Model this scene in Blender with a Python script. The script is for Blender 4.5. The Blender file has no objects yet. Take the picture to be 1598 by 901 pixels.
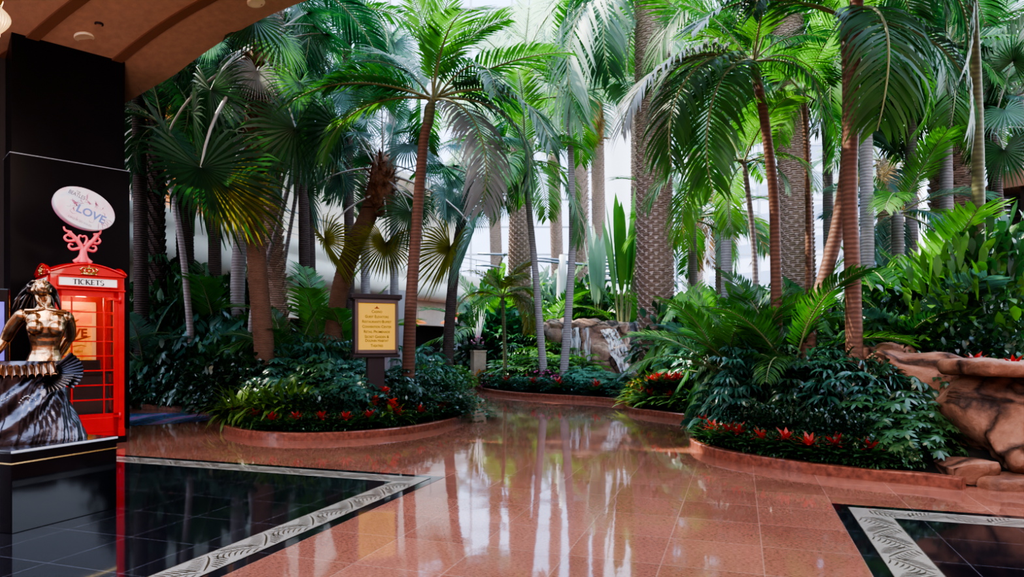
import bpy, bmesh, math, random
from mathutils import Vector, Matrix, noise
PI = math.pi
rnd = random.Random(7)
scene = bpy.context.scene
COL = scene.collection

# ---------------------------------------------------------------- camera model (metres)
F, CX, HY, CH = 1050.0, 799.0, 540.0, 1.35
def P(px, py, Y): return Vector(((px - CX) / F * Y, Y, CH - (py - HY) / F * Y))
def G(px, py, z=0.0):
    Y = (CH - z) * F / (py - HY)
    return P(px, py, Y)
UX = Vector((0.321, 0.947, 0)).normalized()      # floor grid, away from the viewer
WX = Vector((UX.y, -UX.x, 0))                    # floor grid, to the right
def WU(w, u, z=0.0): return WX * w + UX * u + Vector((0, 0, z))

# ---------------------------------------------------------------- mesh builder
class MB:
    def __init__(s): s.v = []; s.f = []; s.m = []; s.s = []
    def add(s, verts, faces, mat=0, smooth=True):
        o = len(s.v); s.v.extend([tuple(p) for p in verts])
        for f in faces:
            s.f.append(tuple(i + o for i in f)); s.m.append(mat); s.s.append(smooth)
    def box(s, c, size, M=None, mat=0, bevel=0.0):
        hx, hy, hz = [a / 2 for a in size]
        if bevel <= 0:
            vs = [Vector((x, y, z)) for x in (-hx, hx) for y in (-hy, hy) for z in (-hz, hz)]
            fs = [(0,1,3,2),(4,6,7,5),(0,4,5,1),(2,3,7,6),(0,2,6,4),(1,5,7,3)]
        else:
            bm = bmesh.new(); bmesh.ops.create_cube(bm, size=1.0)
            for v in bm.verts: v.co = Vector((v.co.x*size[0], v.co.y*size[1], v.co.z*size[2]))
            bmesh.ops.bevel(bm, geom=bm.edges[:], offset=bevel, segments=2, affect='EDGES', profile=0.6)
            bm.verts.index_update()
            vs = [v.co.copy() for v in bm.verts]; fs = [tuple(v.index for v in f.verts) for f in bm.faces]; bm.free()
        c = Vector(c)
        s.add([(M @ v if M else v) + c for v in vs], fs, mat, False)
    def tube(s, path, radii, n=8, mat=0, caps=True, smooth=True):
        path = [Vector(p) for p in path]
        if not hasattr(radii, '__len__'): radii = [radii] * len(path)
        N = len(path); o = []; ref = None
        for i in range(N):
            t = (path[min(i+1, N-1)] - path[max(i-1, 0)])
            t = t.normalized() if t.length > 1e-9 else Vector((0,0,1))
            if ref is None:
                ref = t.cross(Vector((0,0,1)))
                if ref.length < 0.05: ref = Vector((1,0,0))
            ref = (ref - t * ref.dot(t)).normalized()
            b = t.cross(ref)
            for k in range(n):
                a = 2*PI*k/n
                o.append(path[i] + (ref*math.cos(a) + b*math.sin(a)) * radii[i])
        fs = []
        for i in range(N-1):
            for k in range(n):
                k2 = (k+1) % n
                fs.append((i*n+k, i*n+k2, (i+1)*n+k2, (i+1)*n+k))
        if caps:
            fs.append(tuple(range(n-1, -1, -1))); fs.append(tuple((N-1)*n+k for k in range(n)))
        s.add(o, fs, mat, smooth)
    def lathe(s, prof, n=24, c=(0,0,0), mat=0, smooth=True, M=None):
        c = Vector(c); o = []
        for r, z in prof:
            for k in range(n):
                a = 2*PI*k/n; p = Vector((r*math.cos(a), r*math.sin(a), z))
                o.append((M @ p if M else p) + c)
        fs = []
        for i in range(len(prof)-1):
            for k in range(n):
                k2 = (k+1) % n; fs.append((i*n+k, i*n+k2, (i+1)*n+k2, (i+1)*n+k))
        fs.append(tuple(range(n-1, -1, -1))); fs.append(tuple((len(prof)-1)*n+k for k in range(n)))
        s.add(o, fs, mat, smooth)
    def sphere(s, c, r, nu=10, nv=6, mat=0, M=None):
        r = Vector((r, r, r)) if not hasattr(r, '__len__') else Vector(r)
        c = Vector(c); o = [Vector((0,0,r.z))]
        for j in range(1, nv):
            ph = PI*j/nv
            for i in range(nu):
                a = 2*PI*i/nu
                o.append(Vector((r.x*math.sin(ph)*math.cos(a), r.y*math.sin(ph)*math.sin(a), r.z*math.cos(ph))))
        o.append(Vector((0,0,-r.z)))
        fs = [(0, 1+i, 1+(i+1) % nu) for i in range(nu)]
        for j in range(nv-2):
            for i in range(nu):
                a = 1+j*nu+i; b = 1+j*nu+(i+1) % nu
                fs.append((a, a+nu, b+nu, b))
        L = len(o)-1
        fs += [(L, 1+(nv-2)*nu+(i+1) % nu, 1+(nv-2)*nu+i) for i in range(nu)]
        s.add([(M @ p if M else p)+c for p in o], fs, mat, True)
    def grid(s, fn, nu, nv, mat=0, smooth=True, wrap=False):
        o = []
        for j in range(nv+1):
            for i in range(nu if wrap else nu+1): o.append(fn(i/nu, j/nv))
        w = nu if wrap else nu+1; fs = []
        for j in range(nv):
            for i in range(nu):
                i2 = (i+1) % w if wrap else i+1
                fs.append((j*w+i, j*w+i2, (j+1)*w+i2, (j+1)*w+i))
        s.add(o, fs, mat, smooth)
    def prism(s, poly, z0, z1, mat=0, M=None):
        n = len(poly)
        o = [Vector((x, y, z0)) for x, y in poly] + [Vector((x, y, z1)) for x, y in poly]
        fs = [tuple(range(n-1, -1, -1)), tuple(range(n, 2*n))] + [(i, (i+1) % n, n+(i+1) % n, n+i) for i in range(n)]
        s.add([M @ p if M else p for p in o], fs, mat, False)
    def strip(s, pts, widths, side, mat=0):
        """flat leaf blade: pts along the midrib, side = sideways vector"""
        o = []
        for p, w in zip(pts, widths): o += [p - side*w, p + side*w]
        s.add(o, [(2*i, 2*i+1, 2*i+3, 2*i+2) for i in range(len(pts)-1)], mat, True)
    def mesh(s, name, mats):
        me = bpy.data.meshes.new(name); me.from_pydata(s.v, [], s.f)
        for m in mats: me.materials.append(m)
        me.polygons.foreach_set('material_index', s.m); me.polygons.foreach_set('use_smooth', s.s)
        me.update(); return me

def link(name, data, parent=None, loc=(0,0,0), rot=None, scale=None):
    o = bpy.data.objects.new(name, data); COL.objects.link(o)
    o.location = loc
    if rot is not None: o.rotation_euler = rot
    if scale is not None: o.scale = scale if hasattr(scale, '__len__') else (scale,)*3
    if parent: o.parent = parent
    return o
def obj(name, mb, mats, parent=None, **k):
    if not isinstance(mats, (list, tuple)): mats = [mats]
    return link(name, mb.mesh(name, mats), parent, **k)
def tag(o, label, cat, group=None):
    o['label'] = label; o['category'] = cat
    if group: o['group'] = group
    return o
def thing(name, label, cat, loc=(0,0,0), rz=0.0, group=None):
    o = link(name, None, None, loc, (0,0,rz)); o.empty_display_size = 0.1
    return tag(o, label, cat, group)
def struct(name, mb, mats, **k):
    o = obj(name, mb, mats, **k); o['kind'] = 'structure'; return o

# ---------------------------------------------------------------- materials
def newmat(name):
    m = bpy.data.materials.new(name); m.use_nodes = True
    nt = m.node_tree; b = nt.nodes['Principled BSDF']
    return m, nt, b
def N(nt, t, **k):
    n = nt.nodes.new(t)
    for a, v in k.items(): setattr(n, a, v)
    return n
def setin(n, **k):
    for a, v in k.items():
        a = a.replace('_', ' ')
        if a in n.inputs: n.inputs[a].default_value = v
def rgb(c): return (c[0], c[1], c[2], 1.0)
def plain(name, c, rough=0.5, metal=0.0, emit=None, es=0.0, coat=0.0, var=0.0, scale=6.0, bump=0.0, bscale=None, spec=0.5):
    m, nt, b = newmat(name)
    setin(b, Base_Color=rgb(c), Roughness=rough, Metallic=metal, Coat_Weight=coat, Specular_IOR_Level=spec)
    if emit: setin(b, Emission_Color=rgb(emit), Emission_Strength=es)
    tc = N(nt, 'ShaderNodeTexCoord')
    if var > 0:
        nz = N(nt, 'ShaderNodeTexNoise'); setin(nz, Scale=scale, Detail=6.0)
        mx = N(nt, 'ShaderNodeMix', data_type='RGBA'); rp = N(nt, 'ShaderNodeMapRange')
        setin(rp, From_Min=0.3, From_Max=0.7)
        nt.links.new(tc.outputs['Object'], nz.inputs['Vector']); nt.links.new(nz.outputs['Fac'], rp.inputs['Value'])
        nt.links.new(rp.outputs[0], mx.inputs[0])
        mx.inputs[6].default_value = rgb([x*(1-var) for x in c]); mx.inputs[7].default_value = rgb([min(1, x*(1+var)) for x in c])
        nt.links.new(mx.outputs[2], b.inputs['Base Color'])
    if bump > 0:
        nz = N(nt, 'ShaderNodeTexNoise'); setin(nz, Scale=bscale or scale, Detail=8.0)
        bp = N(nt, 'ShaderNodeBump'); setin(bp, Strength=bump, Distance=0.03)
        nt.links.new(tc.outputs['Object'], nz.inputs['Vector']); nt.links.new(nz.outputs['Fac'], bp.inputs['Height'])
        nt.links.new(bp.outputs[0], b.inputs['Normal'])
    return m
def leafmat(name, c, c2, rough=0.35, trans=0.4, tcol=None, spec=0.5):
    """two-tone leaf, colour drifting from plant to plant, light passing through the blade"""
    m, nt, b = newmat(name)
    oi = N(nt, 'ShaderNodeObjectInfo'); tc = N(nt, 'ShaderNodeTexCoord')
    nz = N(nt, 'ShaderNodeTexNoise'); setin(nz, Scale=7.0, Detail=2.0)
    nt.links.new(tc.outputs['Object'], nz.inputs['Vector'])
    ad = N(nt, 'ShaderNodeMath', operation='MULTIPLY_ADD'); ad.inputs[1].default_value = 0.7
    nt.links.new(oi.outputs['Random'], ad.inputs[0])
    sb = N(nt, 'ShaderNodeMapRange'); setin(sb, From_Min=0.3, From_Max=0.7, To_Min=-0.2, To_Max=0.5)
    nt.links.new(nz.outputs['Fac'], sb.inputs['Value']); nt.links.new(sb.outputs[0], ad.inputs[2])
    ad.use_clamp = True
    mx = N(nt, 'ShaderNodeMix', data_type='RGBA')
    mx.inputs[6].default_value = rgb(c); mx.inputs[7].default_value = rgb(c2)
    nt.links.new(ad.outputs[0], mx.inputs[0]); nt.links.new(mx.outputs[2], b.inputs['Base Color'])
    setin(b, Roughness=rough, Specular_IOR_Level=spec)
    if trans > 0:
        tr = N(nt, 'ShaderNodeBsdfTranslucent'); hs = N(nt, 'ShaderNodeMix', data_type='RGBA', blend_type='MULTIPLY')
        hs.inputs[0].default_value = 1.0
        t = tcol or (1.7, 2.0, 0.7); hs.inputs[7].default_value = rgb(t)
        nt.links.new(mx.outputs[2], hs.inputs[6]); nt.links.new(hs.outputs[2], tr.inputs['Color'])
        ms = N(nt, 'ShaderNodeMixShader'); ms.inputs[0].default_value = trans
        out = nt.nodes['Material Output']
        nt.links.new(b.outputs[0], ms.inputs[1]); nt.links.new(tr.outputs[0], ms.inputs[2]); nt.links.new(ms.outputs[0], out.inputs['Surface'])
    return m
def trunkmat(name, c, c2, freq=14.0, rough=0.8, bump=0.6):
    m, nt, b = newmat(name); tc = N(nt, 'ShaderNodeTexCoord')
    wv = N(nt, 'ShaderNodeTexWave', wave_type='BANDS', bands_direction='Z'); setin(wv, Scale=freq/3.2, Distortion=2.2, Detail=3.0, Detail_Scale=2.0)
    nz = N(nt, 'ShaderNodeTexNoise'); setin(nz, Scale=9.0, Detail=6.0)
    nt.links.new(tc.outputs['Object'], wv.inputs['Vector']); nt.links.new(tc.outputs['Object'], nz.inputs['Vector'])
    ml = N(nt, 'ShaderNodeMath', operation='MULTIPLY'); nt.links.new(wv.outputs['Fac'], ml.inputs[0]); nt.links.new(nz.outputs['Fac'], ml.inputs[1])
    mr = N(nt, 'ShaderNodeMapRange'); setin(mr, From_Min=0.1, From_Max=0.5); nt.links.new(ml.outputs[0], mr.inputs['Value'])
    mx = N(nt, 'ShaderNodeMix', data_type='RGBA'); mx.inputs[6].default_value = rgb(c2); mx.inputs[7].default_value = rgb(c)
    nt.links.new(mr.outputs[0], mx.inputs[0]); nt.links.new(mx.outputs[2], b.inputs['Base Color']); setin(b, Roughness=rough, Specular_IOR_Level=0.2)
    bp = N(nt, 'ShaderNodeBump'); setin(bp, Strength=bump, Distance=0.02); nt.links.new(ml.outputs[0], bp.inputs['Height']); nt.links.new(bp.outputs[0], b.inputs['Normal'])
    return m
def gridcoords(nt):
    """floor-grid coordinates (w, u) of a world position in tile units"""
    ge = N(nt, 'ShaderNodeNewGeometry')
    a = math.atan2(UX.x, UX.y)
    mp = N(nt, 'ShaderNodeMapping', vector_type='POINT'); mp.inputs['Rotation'].default_value = (0, 0, a)
    mp.inputs['Location'].default_value = (-0.738 + 60.1, -6.33 + 61.0, 0)
    nt.links.new(ge.outputs['Position'], mp.inputs['Vector']); return mp
def tilemat(name, c, c2, grout, rough, tile=0.601, gap=0.004, speck=0.0, wob=0.0, tilevar=0.2, spec=0.5):
    m, nt, b = newmat(name); mp = gridcoords(nt)
    br = N(nt, 'ShaderNodeTexBrick', offset=0.0); setin(br, Scale=1.0, Mortar_Size=gap, Mortar_Smooth=0.1, Brick_Width=tile, Row_Height=tile)
    br.inputs['Color1'].default_value = rgb(c); br.inputs['Color2'].default_value = rgb(c2); br.inputs['Mortar'].default_value = rgb(grout)
    nt.links.new(mp.outputs[0], br.inputs['Vector'])
    col = br.outputs['Color']
    if speck > 0:
        nz = N(nt, 'ShaderNodeTexNoise'); setin(nz, Scale=38.0, Detail=5.0, Roughness=0.7)
        st = N(nt, 'ShaderNodeMapping'); st.inputs['Scale'].default_value = (1, 2.2, 1)
        nt.links.new(mp.outputs[0], st.inputs['Vector']); nt.links.new(st.outputs[0], nz.inputs['Vector'])
        mr = N(nt, 'ShaderNodeMapRange'); setin(mr, From_Min=0.35, From_Max=0.68, To_Min=1-speck, To_Max=1+speck*0.6); nt.links.new(nz.outputs['Fac'], mr.inputs['Value'])
        n2 = N(nt, 'ShaderNodeTexNoise'); setin(n2, Scale=1.3, Detail=3.0); nt.links.new(mp.outputs[0], n2.inputs['Vector'])
        m2 = N(nt, 'ShaderNodeMapRange'); setin(m2, From_Min=0.3, From_Max=0.7, To_Min=0.86, To_Max=1.12); nt.links.new(n2.outputs['Fac'], m2.inputs['Value'])
        ml = N(nt, 'ShaderNodeMath', operation='MULTIPLY'); nt.links.new(mr.outputs[0], ml.inputs[0]); nt.links.new(m2.outputs[0], ml.inputs[1])
        vm = N(nt, 'ShaderNodeVectorMath', operation='SCALE'); nt.links.new(col, vm.inputs[0]); nt.links.new(ml.outputs[0], vm.inputs['Scale'])
        col = vm.outputs[0]
    nt.links.new(col, b.inputs['Base Color']); setin(b, Roughness=rough, Specular_IOR_Level=spec)
    hgt = br.outputs['Fac']
    inv = N(nt, 'ShaderNodeMath', operation='MULTIPLY'); inv.inputs[1].default_value = -0.25; nt.links.new(hgt, inv.inputs[0])
    if wob > 0:
        nz = N(nt, 'ShaderNodeTexNoise'); setin(nz, Scale=4.5, Detail=2.0); nt.links.new(mp.outputs[0], nz.inputs['Vector'])
        sm = N(nt, 'ShaderNodeMath', operation='MULTIPLY_ADD'); sm.inputs[1].default_value = wob
        nt.links.new(nz.outputs['Fac'], sm.inputs[0]); nt.links.new(inv.outputs[0], sm.inputs[2]); inv = sm
    bp = N(nt, 'ShaderNodeBump'); setin(bp, Strength=0.35, Distance=0.01); nt.links.new(inv.outputs[0], bp.inputs['Height'])
    nt.links.new(bp.outputs[0], b.inputs['Normal'])
    return m
def rockmat(name, c, c2, dark):
    m, nt, b = newmat(name); tc = N(nt, 'ShaderNodeNewGeometry')
    nz = N(nt, 'ShaderNodeTexNoise'); setin(nz, Scale=2.2, Detail=9.0, Roughness=0.62)
    nt.links.new(tc.outputs['Position'], nz.inputs['Vector'])
    cr = N(nt, 'ShaderNodeValToRGB'); e = cr.color_ramp.elements
    e[0].position = 0.3; e[0].color = rgb(dark); e[1].position = 0.72; e[1].color = rgb(c2); k = e.new(0.5); k.color = rgb(c)
    nt.links.new(nz.outputs['Fac'], cr.inputs[0])
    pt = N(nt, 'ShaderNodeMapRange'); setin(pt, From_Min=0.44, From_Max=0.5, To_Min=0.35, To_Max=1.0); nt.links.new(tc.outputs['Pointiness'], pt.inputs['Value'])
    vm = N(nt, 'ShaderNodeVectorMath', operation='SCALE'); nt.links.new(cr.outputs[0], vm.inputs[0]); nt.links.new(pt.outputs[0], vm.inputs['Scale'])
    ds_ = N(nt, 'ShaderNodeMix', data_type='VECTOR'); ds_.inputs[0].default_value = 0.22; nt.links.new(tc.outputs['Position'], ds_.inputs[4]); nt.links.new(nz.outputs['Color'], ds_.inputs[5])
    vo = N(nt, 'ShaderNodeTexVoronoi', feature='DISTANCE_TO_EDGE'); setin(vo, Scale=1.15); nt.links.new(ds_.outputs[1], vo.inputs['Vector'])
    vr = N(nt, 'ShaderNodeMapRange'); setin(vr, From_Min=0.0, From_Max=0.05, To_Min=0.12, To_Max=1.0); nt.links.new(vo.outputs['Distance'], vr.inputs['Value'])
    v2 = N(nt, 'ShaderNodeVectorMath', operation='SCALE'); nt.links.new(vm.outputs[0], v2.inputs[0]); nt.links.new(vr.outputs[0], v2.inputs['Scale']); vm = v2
    nt.links.new(vm.outputs[0], b.inputs['Base Color'])
    n2 = N(nt, 'ShaderNodeTexNoise'); setin(n2, Scale=14.0, Detail=8.0); nt.links.new(tc.outputs['Position'], n2.inputs['Vector'])
    bp = N(nt, 'ShaderNodeBump'); setin(bp, Strength=0.6, Distance=0.04); nt.links.new(n2.outputs['Fac'], bp.inputs['Height']); nt.links.new(bp.outputs[0], b.inputs['Normal'])
    setin(b, Roughness=0.6, Specular_IOR_Level=0.35); return m
def glassmat(name, tint=(0.95,0.98,1), mix=0.12, rough=0.05):
    m, nt, b = newmat(name); out = nt.nodes['Material Output']
    t = N(nt, 'ShaderNodeBsdfTransparent'); t.inputs[0].default_value = rgb(tint)
    g = N(nt, 'ShaderNodeBsdfGlossy'); g.inputs['Roughness'].default_value = rough
    ms = N(nt, 'ShaderNodeMixShader'); ms.inputs[0].default_value = mix
    nt.links.new(t.outputs[0], ms.inputs[1]); nt.links.new(g.outputs[0], ms.inputs[2]); nt.links.new(ms.outputs[0], out.inputs['Surface']); return m

M = {}
M['pink'] = tilemat('pink_granite', (0.265,0.105,0.072), (0.33,0.135,0.093), (0.36,0.19,0.145), 0.05, gap=0.005, speck=0.42, wob=0.2, spec=0.8)
M['black_tile'] = tilemat('black_granite_tile', (0.006,0.006,0.010), (0.010,0.010,0.014), (0.08,0.08,0.10), 0.06, gap=0.003, wob=0.08)
M['black'] = plain('black_granite', (0.006,0.006,0.010), 0.07)
M['cream_band'] = plain('cream_stone', (0.27,0.25,0.22), 0.18, var=0.08, scale=3)
M['gold_inlay'] = plain('bronze_inlay', (0.045,0.033,0.016), 0.45, metal=0.1)
M['curb'] = plain('curb_granite', (0.21,0.075,0.05), 0.25, var=0.4, scale=18)
M['soil'] = plain('dark_soil', (0.012,0.010,0.007), 0.95, var=0.4, scale=8, bump=0.5)
M['black_pillar'] = plain('black_lacquer', (0.006,0.004,0.006), 0.3, var=0.3, scale=2, spec=0.18)
M['black_gloss'] = plain('black_gloss_stone', (0.005,0.005,0.008), 0.05)
M['bevel_highlight'] = plain('edge_highlight', (0.55,0.58,0.66), 0.25)
M['gold'] = plain('gold_trim', (0.75,0.52,0.22), 0.25, metal=1.0)
M['soffit'] = plain('terracotta_plaster', (0.36,0.215,0.155), 0.85, var=0.1, scale=10, bump=0.08, bscale=60)
M['rib'] = plain('brown_rib', (0.16,0.07,0.04), 0.8)
M['red'] = plain('red_paint', (0.62,0.018,0.02), 0.28, coat=0.4, var=0.08, scale=5)
M['red_dark'] = plain('red_inside', (0.45,0.03,0.02), 0.5)
M['white_sign'] = plain('white_sign', (0.86,0.82,0.80), 0.4, emit=(1,0.95,0.92), es=0.25)
M['letter'] = plain('dark_letters', (0.02,0.01,0.02), 0.5)
M['bronze'] = plain('polished_bronze', (0.42,0.25,0.14), 0.24, metal=1.0, var=0.6, scale=9, bump=0.15, bscale=30)
M['bronze_dark'] = plain('dark_bronze', (0.10,0.085,0.08), 0.2, metal=1.0, var=0.5, scale=6)
M['copper'] = plain('copper_flutes', (0.22,0.125,0.085), 0.22, metal=1.0, var=0.5, scale=7)
M['pewter'] = plain('pewter', (0.075,0.07,0.085), 0.24, metal=1.0, var=0.6, scale=5, bump=0.2, bscale=12)
M['pearl'] = plain('pearl_metal', (0.75,0.72,0.72), 0.15, metal=1.0)
M['sign_frame'] = plain('sign_dark_wood', (0.028,0.018,0.022), 0.45)
M['sign_bezel'] = plain('sign_bezel', (0.13,0.09,0.085), 0.4)
M['sign_panel'] = plain('sign_yellow', (0.55,0.34,0.045), 0.5, emit=(1.0,0.52,0.04), es=0.34)
M['sign_text'] = plain('sign_text', (0.08,0.03,0.015), 0.6)
M['sign_red'] = plain('sign_red', (0.25,0.02,0.015), 0.6)
M['cream_wall'] = plain('cream_plaster', (0.62,0.54,0.48), 0.7, var=0.05)
M['cream_roll'] = plain('cream_fascia', (0.72,0.69,0.66), 0.5, var=0.06, scale=2)
M['wall_grey'] = plain('mauve_pier', (0.36,0.32,0.36), 0.6)
M['dark_in'] = plain('dark_interior', (0.03,0.02,0.02), 0.7)
M['warm_slat'] = plain('lit_wooden_slats', (0.55,0.24,0.09), 0.5, emit=(1.0,0.38,0.12), es=0.35)
M['dark_slat'] = plain('dark_slats', (0.05,0.03,0.025), 0.5)
M['mullion'] = plain('mullion', (0.30,0.33,0.38), 0.4, metal=0.4)
M['white_col'] = plain('white_column', (0.85,0.86,0.90), 0.6)
M['glass'] = glassmat('atrium_glass', (0.62,0.68,0.80), 0.10)
M['booth_glass'] = glassmat('booth_glass', (0.95,0.9,0.9), 0.10, 0.02)
M['rock'] = rockmat('red_rock', (0.26,0.12,0.075), (0.42,0.22,0.15), (0.06,0.025,0.02))
M['rock_grey'] = rockmat('grey_rock', (0.26,0.25,0.29), (0.42,0.40,0.42), (0.10,0.10,0.12))
M['rock_fall'] = rockmat('waterfall_rock', (0.36,0.22,0.17), (0.50,0.36,0.28), (0.12,0.10,0.10))
m_w, nt_w, b_w = newmat('falling_water'); setin(b_w, Base_Color=rgb((0.75,0.8,0.95)), Roughness=0.2)
tc_w = N(nt_w,'ShaderNodeTexCoord'); mp_w = N(nt_w,'ShaderNodeMapping'); mp_w.inputs['Scale'].default_value = (7,7,0.4); nz_w = N(nt_w,'ShaderNodeTexNoise'); setin(nz_w, Scale=2.0, Detail=3.0)
mr_w = N(nt_w,'ShaderNodeMapRange'); setin(mr_w, From_Min=0.35, From_Max=0.65, To_Min=0.05, To_Max=0.8); nt_w.links.new(tc_w.outputs['Object'],mp_w.inputs['Vector']); nt_w.links.new(mp_w.outputs[0],nz_w.inputs['Vector']); nt_w.links.new(nz_w.outputs['Fac'],mr_w.inputs['Value']); nt_w.links.new(mr_w.outputs[0],b_w.inputs['Alpha'])
M['water'] = m_w
M['stone_post'] = plain('sandstone', (0.55,0.43,0.36), 0.6, var=0.12, scale=8)
M['rod'] = plain('blue_steel', (0.34,0.40,0.55), 0.3, metal=0.7)
# leaves
M['lf'] = leafmat('palm_green', (0.018,0.075,0.018), (0.055,0.15,0.03), 0.38, 0.42, (1.5,2.0,0.8))
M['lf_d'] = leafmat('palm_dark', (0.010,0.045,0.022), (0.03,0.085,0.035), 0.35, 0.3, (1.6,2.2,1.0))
M['lf_b'] = leafmat('palm_blue', (0.05,0.11,0.11), (0.11,0.19,0.18), 0.32, 0.4, (1.3,1.7,1.0))
M['lf_y'] = leafmat('palm_backlit_yellow', (0.05,0.085,0.015), (0.17,0.15,0.02), 0.4, 0.5, (1.8,1.6,0.6))  # backlight on fan leaves put into the colour; small palm's own yellow-green too
M['lf_l'] = leafmat('palm_light', (0.045,0.16,0.035), (0.11,0.25,0.055), 0.38, 0.45, (1.4,1.7,0.7))
M['lf_h'] = leafmat('palm_haze_tint', (0.20,0.31,0.27), (0.33,0.42,0.36), 0.5, 0.5, (1.3,1.5,1.1))  # paler and bluer: haze of distance put into the leaf colour
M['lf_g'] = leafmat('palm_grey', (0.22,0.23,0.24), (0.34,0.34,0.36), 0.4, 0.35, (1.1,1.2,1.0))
M['lf_dead'] = leafmat('palm_dry', (0.22,0.13,0.05), (0.36,0.24,0.10), 0.6, 0.4, (1.5,1.2,0.7))
M['stalk'] = plain('frond_stalk', (0.20,0.22,0.10), 0.5, var=0.2)
M['stalk_g'] = plain('frond_stalk_grey', (0.34,0.32,0.30), 0.5, var=0.2)
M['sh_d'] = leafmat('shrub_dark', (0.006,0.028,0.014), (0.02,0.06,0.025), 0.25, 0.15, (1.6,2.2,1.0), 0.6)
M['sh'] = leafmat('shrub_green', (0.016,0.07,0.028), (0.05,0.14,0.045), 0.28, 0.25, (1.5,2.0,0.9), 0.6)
M['sh_b'] = leafmat('shrub_teal', (0.02,0.085,0.062), (0.055,0.155,0.11), 0.26, 0.25, (1.4,1.9,1.1), 0.6)
M['sh_c'] = leafmat('shrub_teal_skylit', (0.045,0.16,0.11), (0.11,0.27,0.17), 0.3, 0.3, (1.4,1.8,1.1), 0.6)  # paler teal copy: skylight over the centre bed put into the colour
M['sp_c'] = leafmat('strap_skylit', (0.11,0.24,0.05), (0.28,0.40,0.10), 0.35, 0.35, (1.4,1.7,0.7))  # lighter strap leaf: skylight by the giant trunk put into the colour
M['sh_l'] = leafmat('shrub_light', (0.05,0.16,0.03), (0.13,0.29,0.05), 0.35, 0.35, (1.4,1.8,0.7))
M['sp'] = leafmat('strap_green', (0.05,0.13,0.025), (0.17,0.27,0.05), 0.35, 0.35, (1.5,1.8,0.6))
M['fl_red'] = leafmat('red_bracts', (0.30,0.018,0.03), (0.48,0.07,0.05), 0.4, 0.3, (1.8,0.7,0.5))
M['fl_hot'] = leafmat('hot_red_bracts', (0.55,0.04,0.03), (0.72,0.12,0.06), 0.4, 0.3, (1.6,0.7,0.5))
M['fl_pink'] = leafmat('magenta_bracts', (0.42,0.03,0.16), (0.60,0.10,0.30), 0.4, 0.3, (1.6,0.7,1.0))
M['fl_or'] = leafmat('orange_leaves', (0.55,0.14,0.02), (0.65,0.36,0.03), 0.4, 0.3, (1.6,1.1,0.4))
M['fl_ye'] = leafmat('yellow_petals', (0.65,0.38,0.03), (0.75,0.52,0.06), 0.4, 0.3, (1.4,1.2,0.5))
M['tr_br'] = trunkmat('ringed_brown_trunk', (0.22,0.125,0.085), (0.10,0.052,0.034), 34)
M['tr_gr'] = trunkmat('pale_grey_trunk', (0.30,0.27,0.28), (0.20,0.17,0.17), 16, bump=0.25)
M['tr_rd'] = trunkmat('reddish_smooth_trunk', (0.20,0.105,0.075), (0.135,0.068,0.048), 16, rough=0.5, bump=0.25)
M['tr_dk'] = trunkmat('dark_trunk', (0.11,0.075,0.065), (0.035,0.022,0.02), 20)
M['tr_gn'] = trunkmat('greenish_trunk', (0.15,0.16,0.08), (0.11,0.11,0.06), 14, rough=0.5, bump=0.2)
M['tr_date'] = trunkmat('date_trunk', (0.55,0.42,0.36), (0.27,0.195,0.165), 22)
M['fibre'] = plain('palm_fibre', (0.17,0.08,0.045), 0.9, var=0.6, scale=11, bump=1.0, bscale=25)
# ================================================================ THE SETTING
def catmull(pts, k=5):
    out = []
    n = len(pts)
    for i in range(n-1):
        p0, p1, p2, p3 = pts[max(i-1,0)], pts[i], pts[i+1], pts[min(i+2,n-1)]
        for j in range(k):
            t = j/k
            out.append(0.5*((2*p1)+(p2-p0)*t+(2*p0-5*p1+4*p2-p3)*t*t+(3*p1-p0-3*p2+p3)*t**3))
    out.append(pts[-1]); return out
def gpts(l): return [G(x, y) for x, y in l]
curveA = catmull([Vector((-12.5,14.2,0)), Vector((-10.5,14.6,0))] + gpts([(193,637),(250,639.5),(300,644),(328,651),(338,662),(345,673),(375,682),(420,687),(480,688.5),(560,685),(640,677),(700,665),(728,654),(738,641),(735,625),(724,607),(712,594)]))
curveB = catmull(gpts([(734,588),(737,597),(744,607),(760,613),(800,618.5),(850,622),(900,625),(950,628.5),(984,634)]))
curveC = catmull(gpts([(972,632),(974,638),(985,645),(1020,650),(1060,655),(1110,659)]))
curveD = catmull(gpts([(1112,655),(1094,668),(1080,681),(1075,692),(1082,702),(1110,713),(1150,722),(1250,738),(1350,750),(1440,758),(1500,766)]))
polyA = curveA + [Vector((-3.4,31,0)), Vector((-6.2,24.5,0)), Vector((-8.6,18.6,0)), Vector((-11.5,16.5,0)), Vector((-12.5,15.5,0))]
polyR = curveB + curveC[4:] + curveD + [Vector((5.6,6.2,0)), Vector((9,7.4,0)), Vector((16,11,0)), Vector((26,20,0)), Vector((26,44,0)), Vector((-3,44,0)), Vector((-2.6,32,0))]
def inside(poly, x, y):
    c = False; n = len(poly); j = n-1
    for i in range(n):
        a, b = poly[i], poly[j]
        if (a.y > y) != (b.y > y) and x < (b.x-a.x)*(y-a.y)/(b.y-a.y)+a.x: c = not c
        j = i
    return c
def dist(poly, x, y):
    d = 1e9; n = len(poly)
    for i in range(n):
        a, b = poly[i], poly[(i+1) % n]
        ex, ey = b.x-a.x, b.y-a.y; L = ex*ex+ey*ey
        t = max(0, min(1, ((x-a.x)*ex+(y-a.y)*ey)/L)) if L > 0 else 0
        d = min(d, math.hypot(a.x+t*ex-x, a.y+t*ey-y))
    return d
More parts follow.
